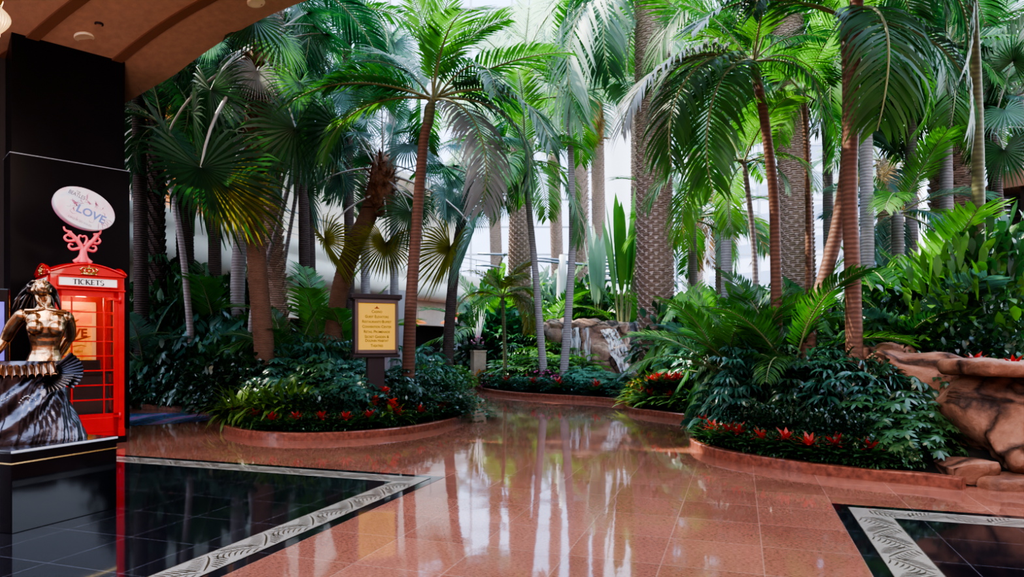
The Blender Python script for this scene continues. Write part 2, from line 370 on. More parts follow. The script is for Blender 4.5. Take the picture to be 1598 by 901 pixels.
def soil_z(x, y):
    for poly in (polyA, polyR):
        if inside(poly, x, y):
            d = dist(poly, x, y); z = 0.07 + 0.40*(1-math.exp(-d/1.3))
            if poly is polyR: z += 1.1*max(0, min(1, (d-4)/7))*max(0, min(1, (x+1.5)/3))
            return z
    return 0.0
def soil(name, poly, step):
    xs = [p.x for p in poly]; ys = [p.y for p in poly]
    x0, y0 = min(xs), min(ys); nx = int((max(xs)-x0)/step)+2; ny = int((max(ys)-y0)/step)+2
    mb = MB(); idx = {}
    zz = {}
    for j in range(ny):
        for i in range(nx):
            x, y = x0+i*step, y0+j*step
            f_ = min(1, dist(poly, x, y)/0.5); zz[i,j] = soil_z(x, y)*f_-0.12*(1-f_) if inside(poly, x, y) else -0.12
    for j in range(ny-1):
        for i in range(nx-1):
            q = [(i,j),(i+1,j),(i+1,j+1),(i,j+1)]
            if max(zz[k] for k in q) < 0: continue
            for k in q:
                if k not in idx: idx[k] = len(mb.v); mb.v.append((x0+k[0]*step, y0+k[1]*step, zz[k]))
            mb.f.append(tuple(idx[k] for k in q)); mb.m.append(0); mb.s.append(True)
    struct(name, mb, M['soil'])
soil('planting_bed_soil', polyA, 0.3)
soil('planting_bed_soil', polyR, 0.4)
def curb(name, pts, w=0.14, h=0.11):
    mb = MB(); N_ = len(pts)
    prof = [(0,-0.03),(0,h-0.015),(0.015,h),(w-0.015,h),(w,h-0.015),(w,-0.03)]
    o = []
    for i, p in enumerate(pts):
        t = (pts[min(i+1,N_-1)]-pts[max(i-1,0)]).normalized(); nrm = Vector((-t.y, t.x, 0))
        o += [p + nrm*a + Vector((0,0,b)) for a, b in prof]
    k = len(prof)
    fs = [(i*k+j, (i+1)*k+j, (i+1)*k+j+1, i*k+j+1) for i in range(N_-1) for j in range(k-1)]
    fs += [tuple(range(k)), tuple((N_-1)*k+j for j in range(k-1,-1,-1))]
    mb.add(o, fs, 0, False); struct(name, mb, M['curb'])
curb('trim_1', curveA); curb('trim_2', curveB); curb('trim_3', curveC); curb('trim_4', curveD)
# floor
mb = MB(); mb.add([(-30,-9,0),(40,-9,0),(40,60,0),(-30,60,0)], [(0,1,2,3)], 0, False)
struct('floor', mb, M['pink'])
def wupoly(mb, pts, z, mat=0): mb.add([WU(w, u, z) for w, u in pts], [tuple(range(len(pts)))], mat, False)
def palm_strokes(mb, place, L, mat):
    """engraved leaf sprays along a band of length L; place(along, across 0..1) -> point"""
    def stroke(pts, w):
        o = []
        n = len(pts)
        for i, (a, c) in enumerate(pts):
            a0, c0 = pts[max(i-1,0)]; a1, c1 = pts[min(i+1,n-1)]
            d = Vector((a1-a0, (c1-c0)*0.29)); d.normalize(); ww = w*math.sin(PI*(0.12+0.76*i/(n-1)))
            o += [place(a-d.y*ww, c+d.x*ww/0.29), place(a+d.y*ww, c-d.x*ww/0.29)]
        mb.add(o, [(2*i,2*i+1,2*i+3,2*i+2) for i in range(n-1)], mat, False)
    s = 0.02; flip = False
    while s < L-0.3:
        F_ = (lambda c: min(.97,max(.03,1-c))) if flip else (lambda c: min(.97,max(.03,c)))
        rib = lambda t: (s+0.03+0.24*t, 0.12+0.74*t**0.75)
        stroke([(rib(i/7)[0], F_(rib(i/7)[1])) for i in range(8)], 0.0075)
        for k in range(7):
            a, c = rib(0.04+0.13*k)
            stroke([(a+0.018+0.085*t, F_(c-0.05-0.05*t-(0.05+0.028*k)*t*t)) for t in [i/4 for i in range(5)]], 0.0060)
        for k in range(6):
            a, c = rib(0.02+0.13*k)
            stroke([(a-0.012-0.01*t+0.02*t*t, F_(c+0.07+(0.52-0.055*k)*t)) for t in [i/4 for i in range(5)]], 0.0064)
        s += 0.27; flip = not flip
def inlay(name, w0, u0, sgn, wl, ul):
    """black inlay whose far corner is (w0,u0); runs sgn across and towards the viewer"""
    mb = MB(); e = 0.11; b = 0.40
    A = lambda w, u: (w0+sgn*w, u0-u)
    def quad(p, z, mat): wupoly(mb, p if sgn > 0 else p[::-1], z, mat)
    quad([A(0,0), A(0,ul), A(wl,ul), A(wl,0)], 0.002, 0)
    # cream L-shaped band
    quad([A(e,e), A(e,ul), A(b,ul), A(b,b)], 0.004, 1)
    quad([A(e,e), A(b,b), A(wl,b), A(wl,e)], 0.004, 1)
    for i in (e, b-0.006):
        quad([A(i,i), A(i,ul), A(i+0.006,ul), A(i+0.006,i+0.006)], 0.005, 2)
    palm_strokes(mb, lambda a, c: WU(*A(e+0.012+c*(b-e-0.024), b+a), 0.0055), ul-b, 2)
    palm_strokes(mb, lambda a, c: WU(*A(b*0.55+a, e+0.012+c*(b-e-0.024)), 0.0055), wl-b*0.55, 2)
    return struct(name, mb, [M['black_tile'], M['cream_band'], M['gold_inlay']])
inlay('trim_5', -2.87, 6.33, -1, 6.0, 9.0)
inlay('trim_6', 0.738, 6.33, 1, 8.0, 9.0)
# swirl mosaic in the floor behind the booth
m, nt, b = newmat('swirl_mosaic'); ge = N(nt, 'ShaderNodeNewGeometry')
wv = N(nt, 'ShaderNodeTexWave'); setin(wv, Scale=0.35, Distortion=9.0, Detail=2.0, Detail_Scale=0.6); vr = N(nt, 'ShaderNodeTexVoronoi'); setin(vr, Scale=14.0)
cr = N(nt, 'ShaderNodeValToRGB'); e = cr.color_ramp.elements; e[0].color = rgb((0.07,0.06,0.20)); e[1].color = rgb((0.50,0.20,0.45))
for p_, c_ in ((0.3,(0.10,0.26,0.50)),(0.5,(0.16,0.10,0.07)),(0.7,(0.14,0.32,0.50))): k = e.new(p_); k.color = rgb(c_)
nt.links.new(ge.outputs['Position'], wv.inputs['Vector']); nt.links.new(ge.outputs['Position'], vr.inputs['Vector']); nt.links.new(wv.outputs['Fac'], cr.inputs[0])
mx = N(nt, 'ShaderNodeMix', data_type='RGBA', blend_type='MULTIPLY'); mx.inputs[0].default_value = 0.5
nt.links.new(cr.outputs[0], mx.inputs[6]); nt.links.new(vr.outputs['Color'], mx.inputs[7]); nt.links.new(mx.outputs[2], b.inputs['Base Color']); setin(b, Roughness=0.25)
mb = MB(); c = G(222, 654); pts = [c + Vector((1.35*math.cos(a), 1.45*math.sin(a)*0.75, 0.003)) for a in [2*PI*i/40 for i in range(40)]]
mb.add(pts, [tuple(range(40))], 0, False); struct('trim_7', mb, m)

# ---------------------------------------------------------------- black pillar, arch soffit, lobby
D1 = Vector((0.714,0.700,0)).normalized(); D2 = Vector((D1.y,-D1.x,0))     # along the pillar face / out of it
PR = Vector((-6.33,11.0,0)); PLn = 1.50
rzB = math.atan2(D1.y, D1.x); RB = Matrix.Rotation(rzB, 3, 'Z')
mb = MB()
mb.box(PR - D1*(PLn/2) - D2*0.7 + Vector((0,0,3.2)), (PLn, 1.4, 6.4), RB)
struct('pillar', mb, M['black_pillar'])
mb = MB(); mb.box(PR - D1*(PLn/2-0.02) - D2*0.7 + Vector((0,0,2.1)), (PLn+0.08, 1.48, 4.2), RB)
mb.box(PR - D1*(PLn/2-0.02) - D2*0.7 + Vector((0,0,4.205)), (PLn+0.10, 1.50, 0.012), RB, 1)
struct('pillar_cladding', mb, [M['black_pillar'], M['mullion']])
def arch_h(s): return (0.5*s - 0.070*s*s) if s > 0 else 0.32*s
def soff(k, s):
    s2 = min(s, 3.57)
    z = arch_h(s2) if s < 3.57 else 0.893 - 0.004*(s-3.57)
    b_ = Vector((-6.3,11.0,6.0)) + D1*k + WX*s
    return b_ + Vector((0.03*max(0,s-4)**2, -0.055*max(0,s-4)**2, z))
mb = MB(); KF = 0.75
SS = [-3.0+ (21.0)*i/70 for i in range(71)]
def lerp(a, b_, t): return a+(b_-a)*t
nk = 14
o = []
for s in SS:
    for k in range(nk+1): o.append(soff(lerp(-7.0, KF, k/nk), s))
W_ = nk+1
mb.add(o, [(i*W_+k, i*W_+k+1, (i+1)*W_+k+1, (i+1)*W_+k) for i in range(len(SS)-1) for k in range(nk)], 0)
# fascia above the far edge
o = []
for s in SS: p = soff(KF, s); o += [p, p + Vector((0,0,0.05))+D1*0.03, Vector((p.x,p.y,9.5))+D1*0.03]
mb.add(o, [(3*i+j, 3*i+j+1, 3*i+j+4, 3*i+j+3) for i in range(len(SS)-1) for j in range(2)], 0, False)
struct('ceiling', mb, M['soffit'])
for nm, k0, k1 in (('trim_8', -0.20, -0.05), ('trim_9', -1.34, -1.18), ('trim_10', -2.9, -2.74)):
    mb = MB(); o = []
    for s in SS:
        for k, dz in ((k0,0.0),(k0,-0.03),(k1,-0.03),(k1,0.0)): o.append(soff(k, s)+Vector((0,0,dz)))
    mb.add(o, [(4*i+j, 4*i+j+1, 4*i+j+5, 4*i+j+4) for i in range(len(SS)-1) for j in range(3)], 0, False)
    struct(nm, mb, M['rib'])
# lobby walls behind and beside the viewer (seen only as dark reflections)
mb = MB(); mb.box((3,-9,3.6), (36,0.2,7.4)); struct('wall_back', mb, M['soffit'])
mb = MB(); mb.box((15.2,-2,3.4), (0.2,14,7.0)); struct('wall_right', mb, M['soffit'])
mb = MB(); q = PR - D1*PLn; q2 = q - D1*9.0 - D2*0.3
mb.box((q+q2)/2 + Vector((0,0,3.3)) - D2*0.5, ((q2-q).length, 0.2, 6.8), RB); struct('wall_left', mb, M['dark_in'])
mb = MB(); mb.box((-12.4,-3,3.4), (0.2,12,7.0)); struct('wall_side', mb, M['soffit'])
# narrow dark panel with a violet glow at the frame's left edge
def downlight(px, py, k_hint, on, label):
    # find the soffit point under the pixel by marching
    best = None
    for a in range(0, 240):
        k = -4+a*0.02
        for c in range(0, 160):
            s = -0.5+c*0.03; p = soff(k, s)
            if p.y < 1: continue
            d = (CX+F*p.x/p.y-px)**2+(HY-F*(p.z-CH)/p.y-py)**2
            if best is None or d < best[0]: best = (d, p.copy())
    p = best[1]
    t = thing('downlight', label, 'ceiling light', p + Vector((0,0,-0.004)))
    t.rotation_euler = (0, -0.25, 0)
    r = MB(); r.lathe([(0.085,0.02),(0.135,0.02),(0.14,-0.012),(0.125,-0.02),(0.088,-0.012)], 24)
    obj('trim_ring', r, plain('downlight_ring', (0.75,0.62,0.48), 0.4), t)
    r = MB(); r.lathe([(0.088,0.0),(0.085,0.03),(0.05,0.06),(0.001,0.065)], 24)
    obj('lamp', r, plain('downlight_lamp', (0.9,0.75,0.6), 0.3, emit=(1.0,0.72,0.45), es=on), t)
    return p
LP1 = downlight(132, 57, 0, 1.2, 'round recessed downlight in the arched ceiling just above the black pillar')
LP2 = downlight(401, 3, 0, 1.2, 'round recessed downlight near the far edge of the arched ceiling, cut by the frame')
best = None
for a in range(0, 200):
    for c_ in range(0, 100):
        p = soff(-4+a*0.025, -0.5+c_*0.04)
        d = (CX+F*p.x/p.y-153)**2+(HY-F*(p.z-CH)/p.y-38)**2
        if best is None or d < best[0]: best = (d, p.copy())
mb = MB(); mb.lathe([(0.06,0.01),(0.06,-0.012),(0.045,-0.016),(0.04,0.0),(0.001,0.0)], 20)
o = obj('sprinkler_cover', mb, M['letter'], None, loc=best[1]); tag(o, 'small black round hole cover in the arched ceiling beside the downlight', 'ceiling fitting')
# gold shell lamp at the frame's left edge
c = P(-6, 32, 6.2)
t = thing('wall_sconce', 'gold ribbed shell lamp at the upper left edge of the picture', 'lamp', c)
mb = MB()
def shell(u, v):
    a = -0.1*PI+1.2*PI*u; r = 0.12*math.sin(PI*(0.1+0.85*v))*(1+0.05*math.cos(26*a))
    return Vector((r*math.cos(a), -r*math.sin(a)*0.8, -0.12+0.26*v))
mb.grid(shell, 60, 8); obj('shade', mb, plain('sconce_shade', (0.8,0.6,0.3), 0.3, emit=(1,0.6,0.2), es=0.6, metal=0.3), t)
mb = MB(); mb.tube([(0,0.02,0.12),(0,0.06,0.2),(-0.25,0.1,0.25)], 0.02); mb.lathe([(0.001,-0.15),(0.03,-0.14),(0.03,-0.12)], 12); obj('bracket', mb, M['gold'], t)

# ---------------------------------------------------------------- balcony building at the back left
spine = catmull([Vector((-16,10.5,0)), Vector((-11.6,13.2,0)), Vector((-9.5,17.0,0)), Vector((-7.2,23.5,0)), Vector((-4.9,30.0,0)), Vector((-1.0,37.0,0)), Vector((5,42.5,0)), Vector((14,46,0)), Vector((26,47,0))], 6)
def sweep(mb, path, prof, mat=0, i0=0, i1=None, smooth=True):
    """prof: (offset towards the garden, z)"""
    i1 = len(path) if i1 is None else i1; o = []; k = len(prof)
    for i in range(i0, i1):
        t = (path[min(i+1,len(path)-1)]-path[max(i-1,0)]).normalized(); nrm = Vector((t.y,-t.x,0))
        o += [path[i]+nrm*a+Vector((0,0,z)) for a, z in prof]
    n = i1-i0
    mb.add(o, [(i*k+j, (i+1)*k+j, (i+1)*k+j+1, i*k+j+1) for i in range(n-1) for j in range(k-1)], mat, smooth)
roll = [(-1.2,3.55),(-0.02,3.55),(0.10,3.6),(0.24,3.78),(0.30,4.0),(0.24,4.22),(0.12,4.34),(0.07,4.40),(0.10,4.47),(0.18,4.6),(0.20,4.75),(0.14,4.92),(0.02,5.0),(-0.3,5.0)]
mb = MB(); sweep(mb, spine, roll, 0); struct('trim_11', mb, M['cream_roll'])
NA = 28
mb = MB(); sweep(mb, spine, [(-0.7,2.35),(-0.7,3.56)], 0, 0, None, False)
sweep(mb, spine, [(-0.7,2.35),(-1.3,2.35)], 0, 0, None, False)
sweep(mb, spine, [(-0.75,-0.1),(-0.75,2.4)], 0, 0, 19, False)
sweep(mb, spine, [(-0.75,-0.1),(-0.75,2.4)], 0, 33, None, False)
struct('wall_garden', mb, M['cream_wall'])
mb = MB(); sweep(mb, spine, [(-1.2,2.5),(-7,2.5)], 0, 16, 36, False); sweep(mb, spine, [(-7,-0.1),(-7,2.5)], 0, 16, 36, False)
struct('wall_restaurant', mb, M['dark_in'])
mb = MB(); sweep(mb, spine, [(-1.3,4.98),(-1.3,9.0),(-0.6,9.0),(-0.6,9.4),(-3,9.4)], 0, 0, 30, False); struct('wall_upper', mb, M['cream_wall'])
# balcony railing
def rail(i0, i1, name, label, group):
    seg = spine[i0:i1]; b0 = seg[0].copy()
    t = thing(name, label, 'railing', b0 + Vector((0,0,5.0)), 0, group)
    def pl(off, z):
        r = []
        for i, p in enumerate(seg):
            tt = (seg[min(i+1,len(seg)-1)]-seg[max(i-1,0)]).normalized()
            r.append(p+Vector((tt.y,-tt.x,0))*off+Vector((0,0,z))-b0)
        return r
    mb = MB(); mb.tube(pl(-0.15,0.95), 0.035, 6); obj('handrail', mb, M['mullion'], t)
    for z in (0.2,0.45,0.7):
        mb = MB(); mb.tube(pl(-0.15,z), 0.014, 5); obj('rail_bar', mb, M['mullion'], t)
    for q in pl(-0.15,0):
        mb = MB(); mb.tube([q, q+Vector((0,0,0.95))], 0.02, 6); obj('post', mb, M['mullion'], t)
rail(6, 17, 'balcony_railing', 'grey metal railing on the left half of the curved cream balcony', None)
rail(17, 31, 'balcony_railing', 'grey metal railing on the far half of the curved cream balcony', None)
# lit slatted shutters in the upper wall
def shutter(i0, i1, z0, z1, label):
    a, b_ = spine[i0], spine[i1]; t_ = (b_-a).normalized(); nrm = Vector((t_.y,-t_.x,0)); L = (b_-a).length
    t = thing('slatted_shutter', label, 'shutter', a - nrm*1.22, math.atan2(t_.y,t_.x))
    mb = MB()
    for i in range(int((z1-z0)/0.11)): mb.box((L/2,0,z0+0.05+0.11*i), (L-0.1,0.05,0.065), Matrix.Rotation(0.5,3,'X'))
    obj('slats', mb, M['warm_slat'], t)
    mb = MB(); mb.box((L/2,0.08,(z0+z1)/2), (L,0.02,z1-z0)); obj('back_panel', mb, M['dark_in'], t)
    for x in (0.05, L/2, L-0.05):
        mb = MB(); mb.box((x,-0.03,(z0+z1)/2), (0.09,0.08,z1-z0)); obj('frame_post', mb, M['cream_roll'], t)
shutter(7, 12, 5.4, 8.4, 'warm lit slatted shutter on the upper wall beside the black pillar')
shutter(13, 18, 5.4, 8.4, 'lit slatted shutter on the upper wall behind the big fan palm')
# mauve pier and dark wedge near the sign
c = P(612, 470, 27)
mb = MB(); mb.box((c.x,27.4,1.8), (0.75,0.75,3.6), Matrix.Rotation(0.5,3,'Z')); struct('pier', mb, M['wall_grey'])
# glazed atrium wall: columns, mullions and panes
mb = MB()
GY = 49.0
for i in range(-6, 16):
    mb.box((i*3.0, GY, 16), (0.16,0.2,32))
for j in range(1, 17):
    mb.box((13.5, GY, j*2.0), (66,0.14,0.12))
struct('window_1', mb, M['mullion'])
mb = MB(); mb.box((13.5, GY+0.05, 16), (66,0.02,32)); struct('window_2', mb, M['glass'])
# broad white columns in front of the glass
for px, Y, r, nm in ((968, 46.5, 1.15, 'column'), (1085, 47, 0.9, 'column'), (1420, 46.5, 1.0, 'column')):
    c = P(px, 400, Y); mb = MB(); mb.lathe([(r,-0.1),(r,12),(r*1.08,13),(r*1.3,15),(r*1.8,17.5),(r*2.6,20)], 28, (c.x,Y,0)); struct(nm, mb, M['white_col'])
# left glazing return above the balcony building
mb = MB()
for j in range(5, 17): mb.box((-19.0, 30, j*2.0), (0.14,40,0.12))
for i in range(0, 14): mb.box((-19.0, 10+i*3.0, 21), (0.2,0.16,24))
struct('window_3', mb, M['mullion'])
# hotel tower outside on the right
t = thing('building', 'white hotel block with blue window bands seen through the glass at the right edge', 'building', (38,66,0), math.atan2(-0.55,1.0))
t.rotation_euler.z = -0.9
mb = MB(); mb.box((0,4,16), (44,8,32)); obj('wall', mb, plain('hotel_white', (0.85,0.84,0.86), 0.6), t)
for k in range(9):
    mb = MB()
    for i in range(14): mb.box((-20.5+3.15*i, -0.03, 2.6+3.3*k), (2.7,0.1,1.5))
    obj('window_band', mb, plain('hotel_glass', (0.22,0.30,0.42), 0.1), t)
mb = MB(); mb.box((10,72,-0.2), (160,70,0.2)); struct('ground', mb, plain('outside_ground', (0.5,0.5,0.5), 0.9, var=0.1))
# ================================================================ PLANTS
cache = {}
def memo(key, fn):
    if key not in cache: cache[key] = fn()
    return cache[key]
# ---- feather frond, unit length along its rachis, starting at the origin towards +X
FRD = {}
def feather(var):
    """var: (droop in degrees, leaflet length, n, leaflet droop, seed, v_lift)"""
    droop, ll, n, ld, seed, lift = var
    r = random.Random(seed); mb = MB(); K = 22; pts = []; p = Vector((0,0,0)); a = 0.0; yaw = 0
    cv = r.uniform(-0.25, 0.25)
    for i in range(K+1):
        pts.append(p.copy()); t = i/K
        a = -math.radians(droop)*(t**1.35); yaw = cv*t*t
        p = p + Vector((math.cos(a)*math.cos(yaw), math.cos(a)*math.sin(yaw), math.sin(a)))/K
    FRD[var] = pts[-1].copy()
    mb.tube(pts, [0.011*(1-0.85*i/K)+0.001 for i in range(K+1)], 4, 1, False)
    for sgn in (-1, 1):
        for i in range(n):
            t = 0.17+0.82*(i+0.5*(sgn > 0))/n; f = t*K; j = min(int(f), K-1)
            c = pts[j].lerp(pts[j+1], f-j); T = (pts[j+1]-pts[j]).normalized()
            S = Vector((0,0,1)).cross(T).normalized(); U = T.cross(S)
            L = ll*(0.35+0.65*math.sin(PI*min(1, 0.12+0.86*((t-0.17)/0.83)))**0.7)*r.uniform(0.85,1.08)
            if t > 0.9: L *= 0.75
            fw = 0.45+0.65*t+r.uniform(-0.1,0.1)
            d = (T*fw+S*sgn+U*(lift*(1-0.5*t)+r.uniform(-0.08,0.08))).normalized()
            q = c.copy(); dd = d.copy(); sp = [q.copy()]; w = []
            for k in range(3):
                q = q+dd*(L/3); sp.append(q.copy()); dd = (dd+Vector((0,0,-ld*(0.3+0.35*k)))).normalized()
            W = 0.0082*(ll/0.26)*r.uniform(0.85,1.15)
            sd = d.cross(U).normalized()
            mb.strip(sp, [W*0.35, W, W*0.8, W*0.08], (sd+U*0.25*sgn*r.uniform(-1,1)).normalized(), 0)
    return mb
FV = [(35,0.29,36,0.45,1,0.35),(60,0.31,38,0.6,2,0.25),(85,0.32,38,0.85,3,0.1),(115,0.30,36,1.0,4,0.05),(70,0.24,30,1.0,5,0.1),(50,0.30,32,0.25,6,0.45)]
def feather_mesh(i, mk, sk='stalk'): return memo(('f',i,mk,sk), lambda: feather(FV[i]).mesh('frond', [M[mk], M[sk]]))
for v_ in FV: feather(v_)
# ---- fan leaf: stalk of length 1 then a pleated blade
FAN = {}
def fan(var):
    bend, R_, tipd, seed, n, span = var
    r = random.Random(seed); mb = MB(); sk_ = MB(); K = 8; pts = []; p = Vector((0,0,0))
    for i in range(K+1):
        pts.append(p.copy()); a = -math.radians(bend)*0.5*(i/K)**1.5; p = p+Vector((math.cos(a),0,math.sin(a)))/K
    FAN[var] = pts[-1].copy()
    sk_.tube(pts, [0.016*(1-0.5*i/K) for i in range(K+1)], 5, 0, False)
    b = -math.radians(bend); X = Vector((math.cos(b),0,math.sin(b))); Y = Vector((0,1,0)); Z = X.cross(Y); h = pts[-1]
    for i in range(n):
        a = math.radians(-span/2+span*(i+0.5)/n); da = math.radians(span/n)*0.5
        L = R_*(0.78+0.22*math.cos(a*0.8))*r.uniform(0.9,1.05)
        cup = 0.25
        d = (X*math.cos(a)+Y*math.sin(a)+Z*(-cup*abs(math.sin(a)))).normalized(); s_ = (-X*math.sin(a)+Y*math.cos(a))
        sp = []; w = []; q = h.copy(); dd = d.copy(); td = tipd*r.uniform(0.5,1.5)
        fr = [0.0,0.3,0.55,0.78,1.0]
        for k in range(5):
            sp.append(q.copy()); w.append([0.004, 0.3*L*math.tan(da)*1.03, 0.46*L*math.tan(da), 0.26*L*math.tan(da), 0.002][k])
            if k < 4:
                q = q+dd*(L*(fr[k+1]-fr[k]))
                if k >= 1: dd = (dd+Vector((0,0,-td*(0.25 if k == 1 else 0.75)))).normalized()
        pl = 0.35*(1 if i % 2 else -1)
        mb.strip(sp, w, (s_+Z*pl).normalized(), 0)
    return mb, sk_
NV = [(25,0.60,0.35,1,46,290),(60,0.60,0.7,2,48,300),(95,0.60,0.7,3,48,290),(75,0.58,1.2,4,46,300),(45,0.62,0.9,5,46,280)]
for v_ in NV: fan(v_)
def fan_mesh(i, mk, sk='stalk_g'): return memo(('n',i,mk,sk), lambda: (lambda q: (q[0].mesh('fan_frond', [M[mk]]), q[1].mesh('leaf_stalk', [M[sk]])))(fan(NV[i])))
def put(name, me, parent, loc, az, el, roll, sc):
    st_ = None
    if isinstance(me, tuple): me, st_ = me
    o = link(name, me, parent, loc); o.rotation_mode = 'QUATERNION'
    o.rotation_quaternion = (Matrix.Rotation(az,3,'Z') @ Matrix.Rotation(-el,3,'Y') @ Matrix.Rotation(roll,3,'X')).to_quaternion()
    o.scale = (sc,)*3
    if st_: link('leaf_stalk', st_, o)
    return o
def aim(name, me, chord, parent, base, loc, tip, roll=0.0):
    """place a frond so that its tip (or fan hub) lands on tip"""
    v = Vector(tip)-Vector(base)
    el = math.atan2(v.z, math.hypot(v.x,v.y))-math.atan2(chord.z, chord.x)
    az = math.atan2(v.y,v.x)-math.atan2(chord.y, math.hypot(chord.x,chord.z))
    return put(name, me, parent, loc, az, el, roll, v.length/chord.length)
def trunk_mb(path, r0, r1, style):
    mb = MB(); path = catmull([Vector(p) for p in path], 6); L = [0.0]
    for a, b in zip(path, path[1:]): L.append(L[-1]+(b-a).length)
    T = L[-1]; step = {'ring':0.045,'smooth':0.15,'date':0.10,'boot':0.16}[style]; n = max(8, int(T/step)); pts = []; rad = []
    j = 0
    for i in range(n+1):
        s = T*i/n
        while j < len(L)-2 and L[j+1] < s: j += 1
        pts.append(path[j].lerp(path[j+1], (s-L[j])/max(1e-6, L[j+1]-L[j]))); t = i/n
        r = r0+(r1-r0)*t+0.25*r0*max(0,1-s/0.6)**2
        if style == 'ring': r *= 1+0.05*(i % 2)
        if style == 'smooth' and i % 4 == 0: r *= 1.025
        rad.append(r)
    if style in ('ring','smooth'): mb.tube(pts, rad, 14 if style == 'ring' else 12, 0)
    else:
        # overlapping old leaf bases in a diamond pattern
        mb.tube(pts, [r*0.93 for r in rad], 16, 0); m = 11 if style == 'date' else 8; out = 0.10 if style == 'date' else 0.28
        for i in range(n):
            a0 = (i % 2)*PI/m
            for k in range(m):
                a = a0+2*PI*k/m; da = PI/m*0.92; r = rad[i]; h = step*1.35; z = pts[i]
                def pt(ang, rr, dz): return z+Vector((math.cos(ang)*rr, math.sin(ang)*rr, dz))
                v = [pt(a-da,r*0.93,0), pt(a+da,r*0.93,0), pt(a+da*0.7,r*(1+out*0.6),h*0.6), pt(a-da*0.7,r*(1+out*0.6),h*0.6), pt(a,r*(1+out),h), pt(a,r*0.95,h*1.0)]
                mb.add(v, [(0,1,2,3),(3,2,4),(2,5,4),(4,5,3),(1,5,2),(0,3,5)], 0, False)
    return mb
def fibre_mb(r, h, seed):
    rr = random.Random(seed); mb = MB()
    mb.lathe([(r*0.9,-0.1),(r*1.15,h*0.1),(r*1.35,h*0.45),(r*1.1,h*0.8),(r*0.5,h)], 14)
    for i in range(110):
        a = rr.uniform(0,2*PI); z = h*rr.uniform(0.0,0.92); R_ = r*1.2; up = rr.uniform(-0.3,0.9)
        d = Vector((math.cos(a),math.sin(a),0)); p0 = d*R_*0.9+Vector((0,0,z)); l = rr.uniform(0.12,0.32)
        mid = p0+d*l*0.5+Vector((0,0,up*l*0.5)); tip = p0+d*l*0.8+Vector((0,0,up*l))
        mb.strip([p0, mid, tip], [0.035, 0.03, 0.006], Vector((-d.y,d.x,0.2)), 0)
    return mb
GOLD = 2.39996
def palm(name, label, pts, r0, r1, style, tmat, crown, mk='lf', n=14, L=2.4, els=(75,-25), vars_=(0,1,2,3), fronds=(), fibre=0, shaft=0, group=None, seed=0, az0=0.0, cat='palm tree', dead=0, light=None, sk=None, base_z=None):
    """pts: (px, py, Y) up the trunk; crown 'feather'/'fan'; fronds: (px,py,dY,variant[,mat]) aimed ones"""
    W = [P(*q) for q in pts]; b = W[0]; gz = soil_z(b.x,b.y) if base_z is None else base_z
    base = Vector((b.x,b.y,gz-0.06))
    if b.z-gz > 0.25: W = [base]+W
    else: W[0] = base
    t = thing(name, label, cat, base, 0, group); r = random.Random(seed+int(pts[0][0]))
    loc = [p-base for p in W]
    obj('trunk', trunk_mb(loc, r0, r1, style), M[tmat], t)
    top = loc[-1]
    if fibre: obj('fibre_sheath', fibre_mb(r1*1.1, fibre, seed), M['fibre'], t, loc=top-Vector((0,0,fibre*0.75)))
    if shaft:
        mb = MB(); d = (loc[-1]-loc[-2]).normalized()
        mb.tube([top-d*shaft*0.2, top, top+d*shaft*0.5, top+d*shaft], [r1*0.95, r1*1.12, r1*0.95, r1*0.4], 10)
        obj('crownshaft', mb, M['tr_gn'], t); top = top+d*shaft*0.8
    fn, pre, mm = (feather_mesh, 'frond', FV) if crown == 'feather' else (fan_mesh, 'fan_frond', NV)
    ch = FRD if crown == 'feather' else FAN
    skd = sk or ('stalk' if crown == 'feather' else 'stalk_g')
    for f in fronds:
        v = f[3]; m_ = f[4] if len(f) > 4 else mk
        bY = base.y+top.y
        tip = P(f[0], f[1], bY+f[2])-base
        src = top.copy()
        if crown == 'fan' and len(f) > 5: src = src+Vector((0,0,f[5]))
        aim(pre, fn(v, m_, skd), ch[mm[v]], t, src, src, tip, r.uniform(-0.15,0.15))
    for i in range(n):
        q = (i+0.5)/n; el = math.radians(els[0]+(els[1]-els[0])*q+r.uniform(-8,8)); az = az0+i*GOLD+r.uniform(-0.25,0.25)
        v = vars_[min(len(vars_)-1, int(q*len(vars_)))]
        m_ = 'lf_dead' if i >= n-dead else (light if (light and r.random() < 0.35) else mk)
        put(pre, fn(v, m_, skd), t, top+Vector((math.cos(az),math.sin(az),0))*r1*0.5+Vector((0,0,-0.25*q*(1 if fibre else 0.3))), az, el, r.uniform(-0.3,0.3), L*r.uniform(0.85,1.1))
    return t

# ---------------------------------------------------------------- shrubs, strap plants, bromeliads (unit meshes)
def leaf(mb, p, d, L, W, droop, mat=0, up=Vector((0,0,1)), k=3):
    s = d.cross(up)
    s = s.normalized() if s.length > 0.05 else Vector((1,0,0))
    pts = [p.copy()]; q = p.copy(); dd = d.copy()
    for i in range(k):
        q = q+dd*(L/k); pts.append(q.copy()); dd = (dd+Vector((0,0,-droop/k))).normalized()
    w = [W*0.18]+[W*math.sin(PI*(0.12+0.76*(i+1)/(k+0.25))) for i in range(k-1)]+[W*0.05]
    mb.strip(pts, w, s, mat)
def rdir(r, lo=-0.2, hi=1.0):
    a = r.uniform(0,2*PI); z = r.uniform(lo,hi); c = math.sqrt(max(0,1-z*z)); return Vector((c*math.cos(a),c*math.sin(a),z))
def dome_pt(r, fill=0.75):
    """a point near the surface of a unit dome (radius 1 wide, 1 tall)"""
    d = rdir(r,-0.1,1.0); k = r.uniform(fill,1.0); return Vector((d.x*k, d.y*k, max(0.02, 0.12+0.86*max(0,d.z)*k if d.z > 0 else 0.12+0.3*d.z*k))), d
